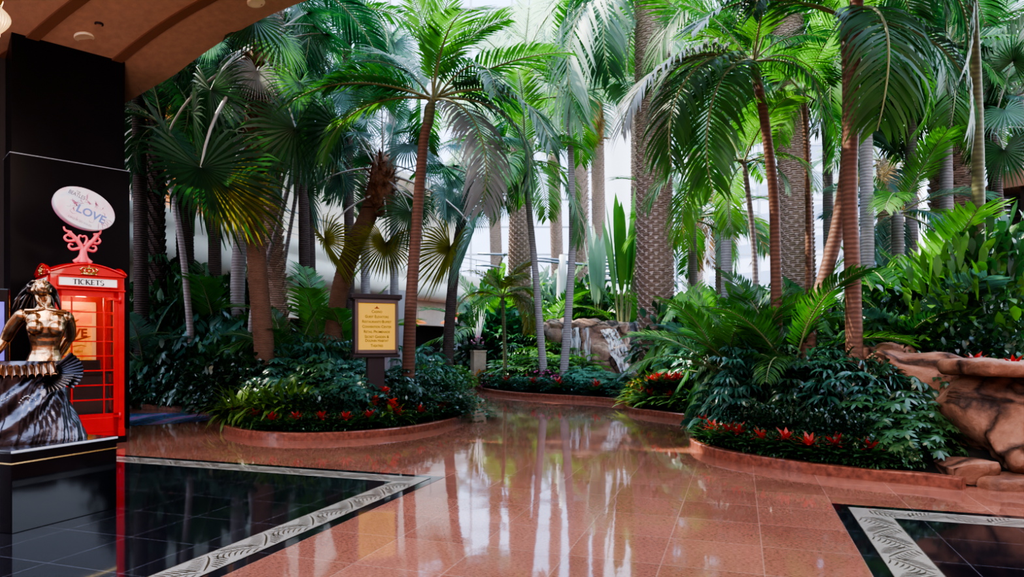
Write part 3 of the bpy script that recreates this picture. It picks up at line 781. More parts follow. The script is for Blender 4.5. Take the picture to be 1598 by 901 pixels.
def mk_schef(seed, n=150):
    r = random.Random(seed); mb = MB()
    for i in range(n):
        p, d = dome_pt(r, 0.6); nl = r.randint(6,8); L = r.uniform(0.16,0.24)
        ax = (d+Vector((0,0,0.7))).normalized(); u = ax.orthogonal().normalized(); v = ax.cross(u); a0 = r.uniform(0,6.28)
        for k in range(nl):
            a = a0+2*PI*k/nl; dr = (u*math.cos(a)+v*math.sin(a)+ax*0.05-Vector((0,0,0.25))).normalized()
            leaf(mb, p, dr, L*r.uniform(0.8,1.1), L*0.17, 0.5, 0, ax)
    return mb
def mk_broad(seed, n=420, L=0.17, W=0.36):
    r = random.Random(seed); mb = MB()
    for i in range(n):
        p, d = dome_pt(r, 0.6); dr = (d+rdir(r,-0.6,0.5)*0.8-Vector((0,0,0.25))).normalized()
        leaf(mb, p, dr, L*r.uniform(0.7,1.25), L*W*r.uniform(0.8,1.1), 0.6)
    return mb
def mk_rhapis(seed, n=60, L=0.34):
    r = random.Random(seed); mb = MB()
    for i in range(n):
        p, d = dome_pt(r, 0.55); ax = (d+Vector((0,0,0.35))).normalized(); fwd = (Vector((d.x,d.y,0.1)).normalized() if abs(d.x)+abs(d.y) > 0.1 else Vector((1,0,0)))
        sd = ax.cross(fwd).normalized(); nl = r.randint(7,10)
        for k in range(nl):
            a = math.radians(-105+210*(k+0.5)/nl+r.uniform(-5,5)); dr = (fwd*math.cos(a)+sd*math.sin(a)+ax*0.12).normalized()
            leaf(mb, p, dr, L*r.uniform(0.8,1.1), L*0.075, r.uniform(0.7,1.3), 0, ax, 4)
        if i % 3 == 0: mb.tube([Vector((p.x*0.3,p.y*0.3,0)), Vector((p.x*0.7,p.y*0.7,p.z*0.7)), p], [0.012,0.01,0.006], 4, 1, False)
    return mb
def mk_strap(seed, n=46, L=1.0, W=0.05, lean=(0.15,0.9)):
    r = random.Random(seed); mb = MB()
    for i in range(n):
        a = i*GOLD+r.uniform(-0.3,0.3); q = r.uniform(*lean); d = Vector((math.cos(a)*q,math.sin(a)*q,1.0-0.5*q)).normalized()
        leaf(mb, Vector((math.cos(a)*0.06,math.sin(a)*0.06,0)), d, L*r.uniform(0.7,1.15), W*r.uniform(0.8,1.1), r.uniform(1.2,2.4), 0, k=6)
    return mb
def mk_philo(seed, n=46, L=0.42):
    """big leaves cut into fingers on long stalks"""
    r = random.Random(seed); mb = MB()
    for i in range(n):
        p, d = dome_pt(r, 0.65); mb.tube([Vector((p.x*0.2,p.y*0.2,0)), p*0.6+Vector((0,0,0.15)), p], [0.012,0.01,0.006], 4, 1, False)
        fwd = (Vector((d.x,d.y,-0.45))).normalized(); ax = (Vector((0,0,1))+Vector((d.x,d.y,0))*0.4).normalized(); sd = ax.cross(fwd).normalized(); fwd = sd.cross(ax)*-1 if sd.cross(ax).dot(fwd) < 0 else sd.cross(ax)
        fwd = (fwd-Vector((0,0,0.35))).normalized()
        for k in range(7):
            t = k/6.0
            for sg in (-1,1):
                c = p+fwd*(L*0.95*t); dr = (fwd*(0.35+0.8*t)+sd*sg*(1.0-0.55*t)-Vector((0,0,0.15))).normalized()
                leaf(mb, c, dr, L*(0.62-0.3*t)*r.uniform(0.85,1.1), L*0.10, 0.6, 0, ax)
    return mb
def mk_brom_base(seed, n=20, L=1.0, W=0.11):
    r = random.Random(seed); mb = MB()
    for i in range(n):
        a = i*GOLD; q = 0.5+0.5*(1-i/n); d = Vector((math.cos(a)*q,math.sin(a)*q,0.75)).normalized()
        leaf(mb, Vector((0,0,0.02)), d, L*r.uniform(0.8,1.1), W, 1.1, 0, k=4)
    return mb
def mk_brom_fl(seed, n=17, L=0.52, W=0.065):
    r = random.Random(seed); mb = MB()
    for i in range(n):
        a = i*GOLD; q = 0.3+1.0*(i/n); d = Vector((math.cos(a)*q,math.sin(a)*q,1-0.55*q)).normalized()
        leaf(mb, Vector((0,0,0.42)), d, L*r.uniform(0.75,1.1), W, 0.7, 0, k=3)
    return mb
def mk_spike(seed):
    r = random.Random(seed); mb = MB(); mb.tube([(0,0,0.1),(0,0,0.95)], 0.022, 6)
    for i in range(26):
        z = 0.38+0.6*i/26; a = i*GOLD; w = 0.24*(1-0.45*i/26)
        leaf(mb, Vector((0,0,z)), Vector((math.cos(a),math.sin(a),0.55)).normalized(), w, 0.05, -0.5, 0, k=3)
    return mb
def mk_croton(seed): return mk_broad(seed, 150, 0.30, 0.22)
def mk_flower(seed, n=26):
    r = random.Random(seed); mb = MB()
    for i in range(n):
        p, d = dome_pt(r, 0.8); p = p*1.03
        for k in range(6):
            a = k*PI/3+i; u = d.orthogonal().normalized(); v = d.cross(u)
            leaf(mb, p, (u*math.cos(a)+v*math.sin(a)+d*0.5).normalized(), 0.13, 0.045, 0.2, 0, d, 2)
    return mb
def mk_banana(seed, n=9):
    r = random.Random(seed); mb = MB()
    for i in range(n):
        a = i*GOLD; q = r.uniform(0.12,0.5); d = Vector((math.cos(a)*q,math.sin(a)*q,1)).normalized(); m_ = d*0.45
        mb.tube([(0,0,0), m_*0.5, m_], [0.025,0.018,0.012], 5, 1, False)
        leaf(mb, m_, d, 0.55*r.uniform(0.75,1.1), 0.075, 0.7, 0, Vector((-d.y,d.x,0.2)).cross(d), 6)
    return mb
SHK = {'schef':(mk_schef,4),'broad':(mk_broad,4),'rhapis':(mk_rhapis,3),'strap':(mk_strap,3),'philo':(mk_philo,3),'croton':(mk_croton,2),'banana':(mk_banana,2),'fine':(lambda s: mk_broad(s,640,0.11,0.42),3)}
def sh_mesh(kind, i, mk): return memo((kind,i,mk), lambda: SHK[kind][0](100+i).mesh('foliage', [M[mk], M['stalk']]))
SNAME = {'schef':'umbrella_shrub','broad':'leafy_shrub','rhapis':'lady_palm','strap':'strap_leaf_plant','philo':'split_leaf_plant','croton':'croton','banana':'banana_plant','fine':'small_leaved_shrub'}
SCAT = {'schef':'shrub','broad':'shrub','rhapis':'lady palm','strap':'strap leaf plant','philo':'split leaf plant','croton':'croton','banana':'banana plant','fine':'shrub'}
def plant(kind, x, y, h, wd, mk, label, group=None, r=rnd, z=None):
    n = SHK[kind][1]; me = sh_mesh(kind, r.randrange(n), mk)
    o = link(SNAME[kind], me, None, (x,y,(soil_z(x,y) if z is None else z)-0.03), (0,0,r.uniform(0,6.28)), (wd,wd,h))
    return tag(o, label, SCAT[kind], group)
def row(kind, px0, px1, n, Y0, Y1, t0, t1, wd, mk, label, group, jit=0.25, seed=1, mks=None):
    r = random.Random(seed*31+int(px0))
    for i in range(n):
        q = (i+0.5)/n if n > 1 else 0.5; Y = Y0+(Y1-Y0)*q+r.uniform(-jit,jit); px = px0+(px1-px0)*(q+r.uniform(-0.25,0.25)/n); py = t0+(t1-t0)*q
        top = P(px, py, Y); gz = soil_z(top.x, top.y); h = max(0.2, (top.z-gz)*r.uniform(0.88,1.1))
        k = kind if isinstance(kind, str) else r.choice(kind)
        plant(k, top.x, top.y, h*(1.0 if k != 'strap' else 1.25), wd*r.uniform(0.85,1.2)*(1 if k != 'strap' else 1), r.choice(mks) if mks else mk, label, group, r)
bb = [memo(('bb',i), lambda: mk_brom_base(i).mesh('leaves', [M['sh_d']])) for i in range(1)]
def brom(x, y, s, fm, label, group, bm='sh', r=rnd, z=None):
    i = r.randrange(3)
    o = link('bromeliad', memo(('brb',i,bm), lambda: mk_brom_base(20+i).mesh('rosette', [M[bm]])), None, (x,y,(soil_z(x,y) if z is None else z)-0.01), (0,0,r.uniform(0,6.28)), (s,s,s))
    tag(o, label, 'bromeliad', group)
    link('red_bracts' if fm == 'fl_red' else 'bracts', memo(('brf',i,fm), lambda: mk_brom_fl(40+i).mesh('bracts', [M[fm]])), o)
def spike(px, py, Y, h, label):
    p = P(px, py, Y); gz = soil_z(p.x,p.y)
    t = thing('flower_spike_plant', label, 'flowering plant', (p.x,p.y,gz-0.02))
    link('leaves', memo('spl', lambda: mk_strap(9, 22, 0.45, 0.035).mesh('leaves', [M['sp']])), t)
    link('flower_spike', memo('spf', lambda: mk_spike(3).mesh('flower_spike', [M['fl_hot']])), t, (0,0,0), (0,0,rnd.uniform(0,6)), (0.85,0.85,p.z-gz+0.02))
def clump(name, label, px, Y, top_py, n=9, mk='lf_l', group=None, gz=None, vars_=(0,1,1,4), seed=0, spread=65, stems=3, cat='areca palm', light=None, k=0.85):
    """areca-type clump: several thin stems, arching fronds from low down"""
    p = P(px, top_py, Y); z = soil_z(p.x,p.y) if gz is None else gz; H = p.z-z
    t = thing(name, label, cat, (p.x,p.y,z-0.05), 0, group); r = random.Random(seed+int(px)*7+int(top_py))
    L = H*k
    for i in range(stems):
        a = i*2.1+r.uniform(0,1); mb = MB(); mb.tube([(0.06*math.cos(a),0.06*math.sin(a),0),(0.12*math.cos(a),0.12*math.sin(a),H*0.3)], [0.028,0.018], 7); obj('stem', mb, M['tr_gn'], t)
    for i in range(n):
        q = (i+0.5)/n; el = math.radians(84-spread*q+r.uniform(-6,6)); az = i*GOLD+r.uniform(-0.3,0.3); v = vars_[min(len(vars_)-1,int(q*len(vars_)))]
        put('frond', feather_mesh(v, light if light and r.random() < 0.3 else mk), t, Vector((0.1*math.cos(az),0.1*math.sin(az),H*0.28)), az, el, r.uniform(-0.3,0.3), L*r.uniform(0.75,1.05))
    return t
# ---------------------------------------------------------------- the palms, one by one
# left bed
palm('fan_palm', 'tall fan palm with ringed brown trunk and shaggy brown fibre, left of the directory sign',
     [(412,540,12.5),(404,450,12.5),(397,340,12.5),(397,270,12.5),(405,150,12.5),(406,70,12.5)], 0.185,0.15,'ring','tr_br','fan','lf_d',n=12,L=1.35,els=(80,5),vars_=(0,4,1,3),fibre=0,
     fronds=[(318,262,-1.6,2,'lf_d',-0.4),(352,292,-1.3,2,'lf_y',-1.7),(404,112,-0.9,3,'lf_g',-0.5),(300,178,-0.5,1,'lf_d',-0.3),(470,130,-0.7,1,'lf',-0.3),(505,150,0.2,3,'lf_d',-0.5),(350,110,-0.6,4,'lf_d',0),(480,250,0.5,2,'lf_b',-1.2),(440,60,-0.9,1,'lf',0.2),(262,215,-0.2,2,'lf_d',-0.1),(330,140,-1.0,1,'lf_d',0.1),(455,200,-1.0,3,'lf_d',-0.2),(330,60,0.1,1,'lf_b',0.3),(525,195,-0.4,2,'lf_d',-0.6),(490,40,0.3,3,'lf_d',0.2)])
t = bpy.data.objects['fan_palm']
obj('fibre_sheath', fibre_mb(0.2, 1.3, 3), M['fibre'], t, loc=P(402,262,12.5)-t.location)
obj('fibre_sheath', fibre_mb(0.17, 1.2, 5), M['fibre'], t, loc=P(405,165,12.5)-t.location)
palm('date_palm', 'stout date palm with diamond-scarred trunk close behind the ringed fan palm', [(432,520,14.5),(424,400,14.5),(420,280,14.5),(424,120,14.5),(424,-60,14.5)],0.23,0.22,'boot','tr_date','feather','lf_d',n=6,L=3.2,els=(60,-30))
palm('leaning_fan_palm', 'leaning fan palm with thick brown fibre under its crown, behind the directory sign',
     [(520,520,14),(534,440,14),(552,385,14),(575,335,14),(597,262,14)],0.17,0.19,'ring','tr_br','fan','lf_d',n=12,L=1.3,els=(80,10),vars_=(0,4,1,3),fibre=1.2,
     fronds=[(505,375,-0.8,2,'lf_y',-0.5),(606,380,-0.9,2,'lf_y',-0.5),(700,385,-0.6,2,'lf_y',-0.3),(640,330,-0.9,3,'lf_d',-0.2),(480,300,-0.5,2,'lf_d',0),(695,300,-0.2,3,'lf_b',0.1),(540,230,-0.8,1,'lf_b',0.2),(660,220,-0.5,1,'lf_b',0.3),(520,190,0.5,3,'lf_d',0.2),(610,150,0,0,'lf_b',0.2),(740,360,0.3,2,'lf_b',-0.1)],light='lf_b')
palm('feather_palm', 'slender feather palm with smooth trunk standing right of the directory sign',
     [(637,590,11.6),(641,480,11.6),(648,380,11.6),(660,230,11.6),(668,190,11.6)],0.115,0.085,'smooth','tr_rd','feather','lf',n=7,L=2.1,els=(70,20),vars_=(1,2,3),shaft=0.5,
     fronds=[(884,82,-1.0,0,'lf'),(442,165,-1.0,1,'lf'),(868,240,-1.2,2,'lf_d'),(820,300,-0.4,3,'lf_d'),(712,-40,-0.6,0,'lf'),(640,-30,-0.4,0,'lf_l'),(780,20,0.4,0,'lf'),(500,250,-0.2,2,'lf_l'),(740,330,-0.9,3,'lf_g'),(560,100,0.5,1,'lf_b')])
palm('slim_palm', 'thin pale slanting palm trunk rising from dark shrubs right of the ticket booth',[(298,540,14.4),(293,470,14.4),(283,380,14.4),(262,260,14.4),(254,190,14.4)],0.075,0.055,'smooth','tr_gr','feather','lf_d',n=12,L=1.7,els=(70,-20))
palm('shaggy_palm', 'brown shaggy palm trunk against the cream balcony, nearest the black pillar',[(248,500,16),(243,370,16),(243,260,16),(246,120,16)],0.19,0.17,'boot','tr_dk','fan','lf_d',n=13,L=1.4,els=(75,-10),vars_=(0,1,3),fibre=0.8)
palm('dark_trunk_palm', 'dark straight palm trunk in front of the cream balcony left of the ringed fan palm',[(292,500,16.5),(288,340,16.5),(290,150,16.5),(292,20,16.5)],0.2,0.18,'ring','tr_dk','fan','lf_d',n=13,L=1.5,els=(70,-20),vars_=(0,1,3))
palm('grey_trunk_palm', 'grey palm trunk just left of the ringed fan palm, half hidden by its yellow-lit leaf',[(372,520,15.5),(371,440,15.5),(377,330,15.5),(374,180,15.5),(380,60,15.5)],0.17,0.13,'smooth','tr_gr','feather','lf_d',n=12,L=2.4,els=(65,-25))
palm('slim_palm', 'thin grey palm trunk slanting strongly right from behind the ringed fan palm',[(392,500,14),(410,430,14),(440,330,14),(470,215,14)],0.06,0.045,'smooth','tr_gr','feather','lf_b',n=10,L=1.7,els=(75,-20))
palm('slim_palm', 'thinnest slanting trunk between the ringed fan palm and the leaning fan palm',[(432,500,15),(442,420,15),(466,280,15),(474,200,15)],0.05,0.04,'smooth','tr_gr','feather','lf_d',n=9,L=1.5,els=(75,-20),dead=2)
clump('areca_palm','bright green areca clump with broad fronds between the leaning palm and the ringed palm',505,15.2,395,8,'lf_l')
clump('areca_palm','bright green areca clump immediately left of the sign, at the leaning trunk foot',545,14.6,430,7,'lf_l',seed=3)
clump('areca_palm','dark areca clump above the shrubs just right of the black pillar',226,14.9,405,9,'lf_b',seed=5,k=0.55)
clump('areca_palm','green areca clump under the yellow-lit fan leaf',345,15.8,380,9,'lf',seed=7)
clump('areca_palm','low areca with drooping fronds right of the ringed trunk base',455,13.6,450,8,'lf',seed=8)
# left background, deep green
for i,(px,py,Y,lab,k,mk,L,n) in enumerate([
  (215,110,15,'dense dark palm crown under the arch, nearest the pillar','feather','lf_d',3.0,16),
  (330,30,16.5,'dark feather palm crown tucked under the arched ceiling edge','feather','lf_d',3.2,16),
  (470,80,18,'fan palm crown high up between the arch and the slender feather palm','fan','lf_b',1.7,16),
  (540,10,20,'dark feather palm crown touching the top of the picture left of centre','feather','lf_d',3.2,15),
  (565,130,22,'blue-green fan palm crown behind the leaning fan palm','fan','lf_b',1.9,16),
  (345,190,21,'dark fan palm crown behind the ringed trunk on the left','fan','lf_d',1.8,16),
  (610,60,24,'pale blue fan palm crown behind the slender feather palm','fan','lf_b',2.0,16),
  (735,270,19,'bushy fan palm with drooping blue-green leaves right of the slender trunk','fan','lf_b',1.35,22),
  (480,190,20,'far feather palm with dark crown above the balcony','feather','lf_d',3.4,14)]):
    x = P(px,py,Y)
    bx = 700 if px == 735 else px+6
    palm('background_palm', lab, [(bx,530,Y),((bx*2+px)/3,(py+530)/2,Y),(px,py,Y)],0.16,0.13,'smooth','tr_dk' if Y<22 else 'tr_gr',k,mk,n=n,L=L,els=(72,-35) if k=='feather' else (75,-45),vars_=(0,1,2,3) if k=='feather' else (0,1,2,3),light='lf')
# centre bed
palm('twin_slim_palm', 'slim grey palm leaning left in the centre bed, left of the crossing pair',[(850,590,19),(843,520,19),(835,420,19),(826,330,19),(820,270,19)],0.115,0.08,'smooth','tr_gr','feather','lf_l',n=11,L=2.6,els=(70,-15),shaft=0.5,fronds=[(760,330,-0.6,2,'lf'),(900,380,-0.6,2,'lf')])
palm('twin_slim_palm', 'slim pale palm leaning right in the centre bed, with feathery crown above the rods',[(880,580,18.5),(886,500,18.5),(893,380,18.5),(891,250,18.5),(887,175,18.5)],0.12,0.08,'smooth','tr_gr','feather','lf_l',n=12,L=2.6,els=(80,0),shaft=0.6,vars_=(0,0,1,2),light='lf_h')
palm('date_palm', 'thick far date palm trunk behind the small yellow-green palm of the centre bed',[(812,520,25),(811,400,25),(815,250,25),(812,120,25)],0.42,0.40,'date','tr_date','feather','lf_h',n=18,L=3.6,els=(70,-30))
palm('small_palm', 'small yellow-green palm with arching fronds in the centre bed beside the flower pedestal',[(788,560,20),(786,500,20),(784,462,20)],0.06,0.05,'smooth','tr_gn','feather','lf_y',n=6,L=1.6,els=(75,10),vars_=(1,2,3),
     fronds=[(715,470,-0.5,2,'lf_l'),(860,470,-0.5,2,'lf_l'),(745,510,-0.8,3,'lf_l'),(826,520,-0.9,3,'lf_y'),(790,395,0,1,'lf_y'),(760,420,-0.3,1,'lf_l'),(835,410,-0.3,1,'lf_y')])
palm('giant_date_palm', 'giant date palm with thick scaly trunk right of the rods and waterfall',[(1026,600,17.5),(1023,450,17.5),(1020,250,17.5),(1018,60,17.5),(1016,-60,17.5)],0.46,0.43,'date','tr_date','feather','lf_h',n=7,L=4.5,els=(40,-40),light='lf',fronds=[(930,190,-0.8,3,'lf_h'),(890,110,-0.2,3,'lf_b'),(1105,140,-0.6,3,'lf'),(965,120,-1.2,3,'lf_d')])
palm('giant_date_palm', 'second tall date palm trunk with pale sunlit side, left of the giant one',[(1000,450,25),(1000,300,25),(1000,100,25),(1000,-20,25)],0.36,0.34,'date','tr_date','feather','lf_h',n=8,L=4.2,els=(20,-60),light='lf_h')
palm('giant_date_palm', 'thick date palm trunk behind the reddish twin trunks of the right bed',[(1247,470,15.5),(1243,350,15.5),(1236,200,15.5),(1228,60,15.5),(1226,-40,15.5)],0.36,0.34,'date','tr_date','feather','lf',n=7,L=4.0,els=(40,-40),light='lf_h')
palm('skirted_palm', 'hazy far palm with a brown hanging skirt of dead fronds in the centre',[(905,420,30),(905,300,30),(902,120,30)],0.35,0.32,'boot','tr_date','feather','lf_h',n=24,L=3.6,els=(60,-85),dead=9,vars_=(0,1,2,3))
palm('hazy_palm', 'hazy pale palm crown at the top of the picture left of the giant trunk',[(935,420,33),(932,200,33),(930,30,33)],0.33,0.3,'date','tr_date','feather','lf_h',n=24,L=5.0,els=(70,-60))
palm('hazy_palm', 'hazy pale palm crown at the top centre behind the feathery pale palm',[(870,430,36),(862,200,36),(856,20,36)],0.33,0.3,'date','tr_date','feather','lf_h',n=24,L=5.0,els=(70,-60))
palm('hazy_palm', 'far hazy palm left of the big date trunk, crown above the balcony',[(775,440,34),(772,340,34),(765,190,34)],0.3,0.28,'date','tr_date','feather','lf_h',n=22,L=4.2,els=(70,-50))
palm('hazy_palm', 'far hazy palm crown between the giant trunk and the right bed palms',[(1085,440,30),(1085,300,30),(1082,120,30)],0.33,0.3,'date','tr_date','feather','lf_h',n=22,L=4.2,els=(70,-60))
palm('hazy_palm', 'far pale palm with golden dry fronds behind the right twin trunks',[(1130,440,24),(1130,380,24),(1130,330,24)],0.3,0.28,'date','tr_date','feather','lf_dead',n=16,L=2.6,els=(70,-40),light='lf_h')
# right bed
palm('twin_trunk_palm', 'upright reddish palm trunk, the right one of the crossing pair in the right bed',[(1333,545,8.6),(1330,420,8.6),(1326,300,8.6),(1330,150,8.6),(1337,0,8.6),(1338,-60,8.6)],0.105,0.08,'smooth','tr_rd','feather','lf_d',n=5,L=2.3,els=(60,10),vars_=(1,2,3),shaft=0.4,
     fronds=[(1500,120,-0.5,2,'lf_d'),(1470,20,-0.7,1,'lf_d'),(1180,20,-0.5,1,'lf_d')])
palm('twin_trunk_palm', 'leaning reddish palm trunk, crossing behind the upright one in the right bed',[(1262,520,9.1),(1285,440,9.1),(1308,350,9.1),(1322,250,9.1),(1324,130,9.1),(1321,60,9.1)],0.105,0.075,'smooth','tr_rd','feather','lf_d',n=4,L=2.0,els=(70,20),vars_=(0,1,2),shaft=0.35,
     fronds=[(1512,210,-0.8,2,'lf_d'),(1390,205,-1.3,3,'lf'),(1080,50,-0.9,1,'lf_d'),(1450,60,-0.2,1,'lf'),(1215,10,-0.5,0,'lf'),(1400,-20,0.4,0,'lf')])
palm('feather_palm', 'curved feather palm in the right bed with crown arching over the path',[(1212,505,9.6),(1210,400,9.6),(1207,300,9.6),(1192,180,9.6),(1182,130,9.6)],0.085,0.065,'smooth','tr_rd','feather','lf',n=5,L=1.9,els=(75,15),vars_=(0,1,2),shaft=0.4,
     fronds=[(962,215,-0.8,2,'lf_g'),(1020,130,-0.6,2,'lf'),(1060,260,-0.9,3,'lf'),(1120,300,-0.8,3,'lf'),(1110,20,0,1,'lf'),(1290,60,0.2,1,'lf_d'),(1270,210,-0.6,3,'lf'),(1190,-30,-0.3,0,'lf'),(1050,60,0.5,1,'lf_l')])
palm('slim_palm', 'thin feather palm with light crown left of the curved palm in the right bed',[(1180,490,10.4),(1176,380,10.4),(1166,290,10.4),(1160,250,10.4)],0.05,0.04,'smooth','tr_gr','feather','lf_l',n=7,L=1.6,els=(75,0),vars_=(0,1,2,3),
     fronds=[(1010,330,-0.4,2,'lf_l'),(1075,385,-0.5,3,'lf_l'),(1230,300,-0.4,2,'lf'),(1060,270,0,1,'lf_l')])
palm('slim_palm', 'thin straight palm between the curved palm and the leaning trunk',[(1262,470,10.8),(1262,330,10.8),(1257,200,10.8),(1252,140,10.8)],0.06,0.045,'smooth','tr_rd','feather','lf',n=10,L=1.8,els=(75,-20),light='lf_l')
palm('tall_palm', 'smooth greenish palm trunk at the far right, running out of the top',[(1527,400,9.5),(1526,250,9.5),(1522,120,9.5),(1514,-10,9.5),(1510,-60,9.5)],0.085,0.075,'smooth','tr_gn','feather','lf_d',n=8,L=2.2,els=(40,-10),vars_=(1,2,3),shaft=0.4,fronds=[(1400,0,0,1,'lf'),(1600,60,-0.5,2,'lf'),(1440,90,0.5,2,'lf_d')])
palm('canary_palm', 'stout pale canary palm trunk with old frond bases behind the far right trunk',[(1490,450,16),(1489,330,16),(1487,200,16)],0.42,0.46,'boot','tr_date','feather','lf',n=22,L=3.0,els=(85,25),vars_=(0,0,1),light='lf_h',sk='stalk_g')
palm('fan_palm', 'fan palm with dark drooping leaves between the far right trunk and the hotel',[(1560,450,14),(1556,330,14),(1545,200,14)],0.14,0.12,'ring','tr_dk','fan','lf_d',n=10,L=1.2,els=(80,0),vars_=(0,1,3),fronds=[(1562,235,-1.0,2,'lf_d',-0.1),(1590,150,-0.6,3,'lf_b',0.1)])
palm('hazy_palm', 'pale palm crown behind the twin trunks high in the right half',[(1385,440,22),(1385,330,22),(1382,250,22)],0.3,0.28,'date','tr_date','feather','lf_h',n=18,L=2.8,els=(80,-30),dead=5)
for i,(px,py,Y,lab,k,mk,L,n) in enumerate([
  (1130,90,16,'green feather palm crown high behind the curved palm','feather','lf',2.8,16),
  (1290,110,17,'dark feather palm crown behind the crossing trunks','feather','lf_d',2.9,15),
  (1420,110,15,'green feather palm crown right of the crossing trunks, high up','feather','lf',2.6,15),
  (1560,40,18,'palm crown filling the upper right corner of the picture','feather','lf_b',3.2,16),
  (1350,50,13.5,'dark feather palm crown at the top above the crossing trunks','feather','lf_d',2.6,14),
  (1475,70,14.5,'dark green palm crown between the crossing trunks and the far right trunk','feather','lf_d',2.7,16),
  (1590,140,15.5,'feather palm crown cut by the right edge of the picture above the pavilion','feather','lf',2.4,14),
  (1000,60,21,'feather palm crown in front of the giant trunk near the top','feather','lf_b',2.6,10),
  (1080,340,20,'green palm crown just right of the giant trunk at mid height','feather','lf_l',2.6,15),
  (1400,330,14,'blue-green palm crown low behind the crossing trunks','feather','lf_b',1.8,15)]):
    palm('background_palm', lab, [(px+5,520,Y),(px+2,(py+520)/2,Y),(px,py,Y)],0.14,0.11,'smooth','tr_gr',k,mk,n=n,L=L,els=(75,-30),light='lf_l')
clump('areca_palm','bright areca clump with long arching fronds at the left tip of the right bed',1135,10.4,385,14,'lf_l',seed=2,spread=55,k=0.62)
clump('areca_palm','light green areca clump at the base of the giant trunk',1098,14.5,420,12,'lf_l',seed=4,light='lf_b',k=0.6,spread=55)
clump('areca_palm','green areca clump in front of the leaning reddish trunk',1235,9.2,335,9,'lf',seed=6,spread=70,k=0.6)
clump('areca_palm','dark areca clump between the curved palm and the lady palms',1165,9.8,395,11,'lf',seed=9,light='lf_l',k=0.6)
clump('areca_palm','large areca clump right of the crossing trunks',1405,11.0,330,11,'lf',seed=11,light='lf_l',spread=75)
clump('areca_palm','areca clump with bluish fronds right of the crossing trunks, further forward',1440,10.0,400,10,'lf_b',seed=12,light='lf')
clump('areca_palm','deep green areca clump in front of the canary palm',1480,12.0,340,11,'lf',seed=13)
clump('areca_palm','areca clump low in the gap between the twin trunks and the rock ridge',1375,10.0,440,9,'lf_d',seed=15)
clump('areca_palm','areca clump behind the light green shrub at the right edge',1585,12.0,380,10,'lf_l',seed=16)
clump('areca_palm','green areca clump at the back of the centre bed left of the rods',860,26,420,9,'lf_l',seed=17)
clump('areca_palm','green areca clump behind the waterfall rocks',985,24,440,9,'lf_l',seed=18)
clump('areca_palm','leafy areca clump left of the far date trunk in the centre bed',765,25,410,10,'lf_l',seed=19)
plant('banana', P(972,0,23).x, 23, P(972,300,23).z-soil_z(P(972,0,23).x,23), 2.2, 'lf_l', 'tall banana plant with broad paddle leaves behind the rods')
plant('banana', P(935,0,25).x, 25, P(935,345,25).z-soil_z(P(935,0,25).x,25), 2.0, 'lf_h', 'shorter banana plant left of the tall banana plant behind the rods')

# ---------------------------------------------------------------- understorey of the left bed
def along(curve, d, spacing, s0=0.0, s1=1.0, jit=0.06, seed=3):
    r = random.Random(seed); L = [0.0]
    for a, b in zip(curve, curve[1:]): L.append(L[-1]+(b-a).length)
    s = L[-1]*s0; out = []
    while s < L[-1]*s1:
        i = max(k for k in range(len(L)) if L[k] <= s); i = min(i, len(curve)-2)
        t = (curve[i+1]-curve[i]).normalized(); p = curve[i]+t*(s-L[i])+Vector((-t.y,t.x,0))*(d+r.uniform(-jit,jit)); out.append((p.x,p.y)); s += spacing*r.uniform(0.75,1.3)
    return out
iA = [i for i,p in enumerate(curveA)]
def sub(curve, x0, x1):
    return [p for p in curve if x0 <= CX+F*p.x/max(0.1,p.y) <= x1]
fA = [p for p in curveA if p.y < 14.3 and CX+F*p.x/p.y > 336]
bA = [p for p in curveA if CX+F*p.x/p.y < 336]
for x,y in along(fA, 0.30, 0.28, 0.16, 0.97): plant('broad', x, y, 0.24, 0.22, 'sh', 'low dark leafy edging plant along the front curb of the sign bed', 'edging plants of the sign bed')
for x,y in along(fA, 0.62, 0.36, 0.24, 0.95, seed=5): plant('broad', x, y, 0.46, 0.32, 'sh_d', 'knee-high dark leafy plant just behind the edging of the sign bed', 'second row plants of the sign bed')
for x,y in along(fA, 0.24, 0.48, 0.03, 0.95, 0.05, 9): brom(x, y, 0.34, 'fl_red', 'small red bromeliad along the front curb of the sign bed', 'red bromeliads of the sign bed')
for x,y in along(bA, 0.75, 0.4, 0.34, 0.98, seed=6): plant('strap', x, y, 0.42, 0.42, 'sh_d', 'dark strap-leaf plant along the curb behind the floor mosaic', 'strap plants behind the mosaic')
row('strap',358,470,10,11.2,10.45,592,600,0.6,'sp','arching yellow-green strap plant at the left end of the sign bed','strap plants of the sign bed',seed=2)
row('strap',385,505,8,10.45,10.1,622,634,0.45,'sp','low yellow-green strap plant at the curb on the left of the sign bed','low strap plants of the sign bed',0.1,seed=3)
row('schef',430,560,7,11.5,11.0,585,575,0.6,'sh','glossy umbrella shrub on the left half of the sign bed','umbrella shrubs left of the sign',seed=4,mks=['sh','sh_d','sh_b'])
row('schef',420,570,7,12.0,11.7,560,548,0.65,'sh_b','taller glossy umbrella shrub behind the left half of the sign bed','taller umbrella shrubs left of the sign',seed=5,mks=['sh_b','sh'])
row('rhapis',440,540,5,13.0,12.8,518,500,0.7,'sh_b','silvery finger-leaved plant behind the umbrella shrubs left of the sign','finger-leaved plants left of the sign',seed=6)
row('fine',610,730,8,11.2,12.6,600,610,0.55,'sh','small-leaved shrub on the right end of the sign bed','small-leaved shrubs right of the sign',seed=7,mks=['sh','sh_d'])
row('fine',620,712,6,12.4,13.6,572,580,0.6,'sh','taller small-leaved shrub right of the slender trunk','taller small-leaved shrubs right of the sign',seed=8,mks=['sh','sh_b'])
row('schef',540,640,5,11.6,11.6,570,575,0.55,'sh_d','dark umbrella shrub around the sign post','shrubs around the sign post',seed=9)
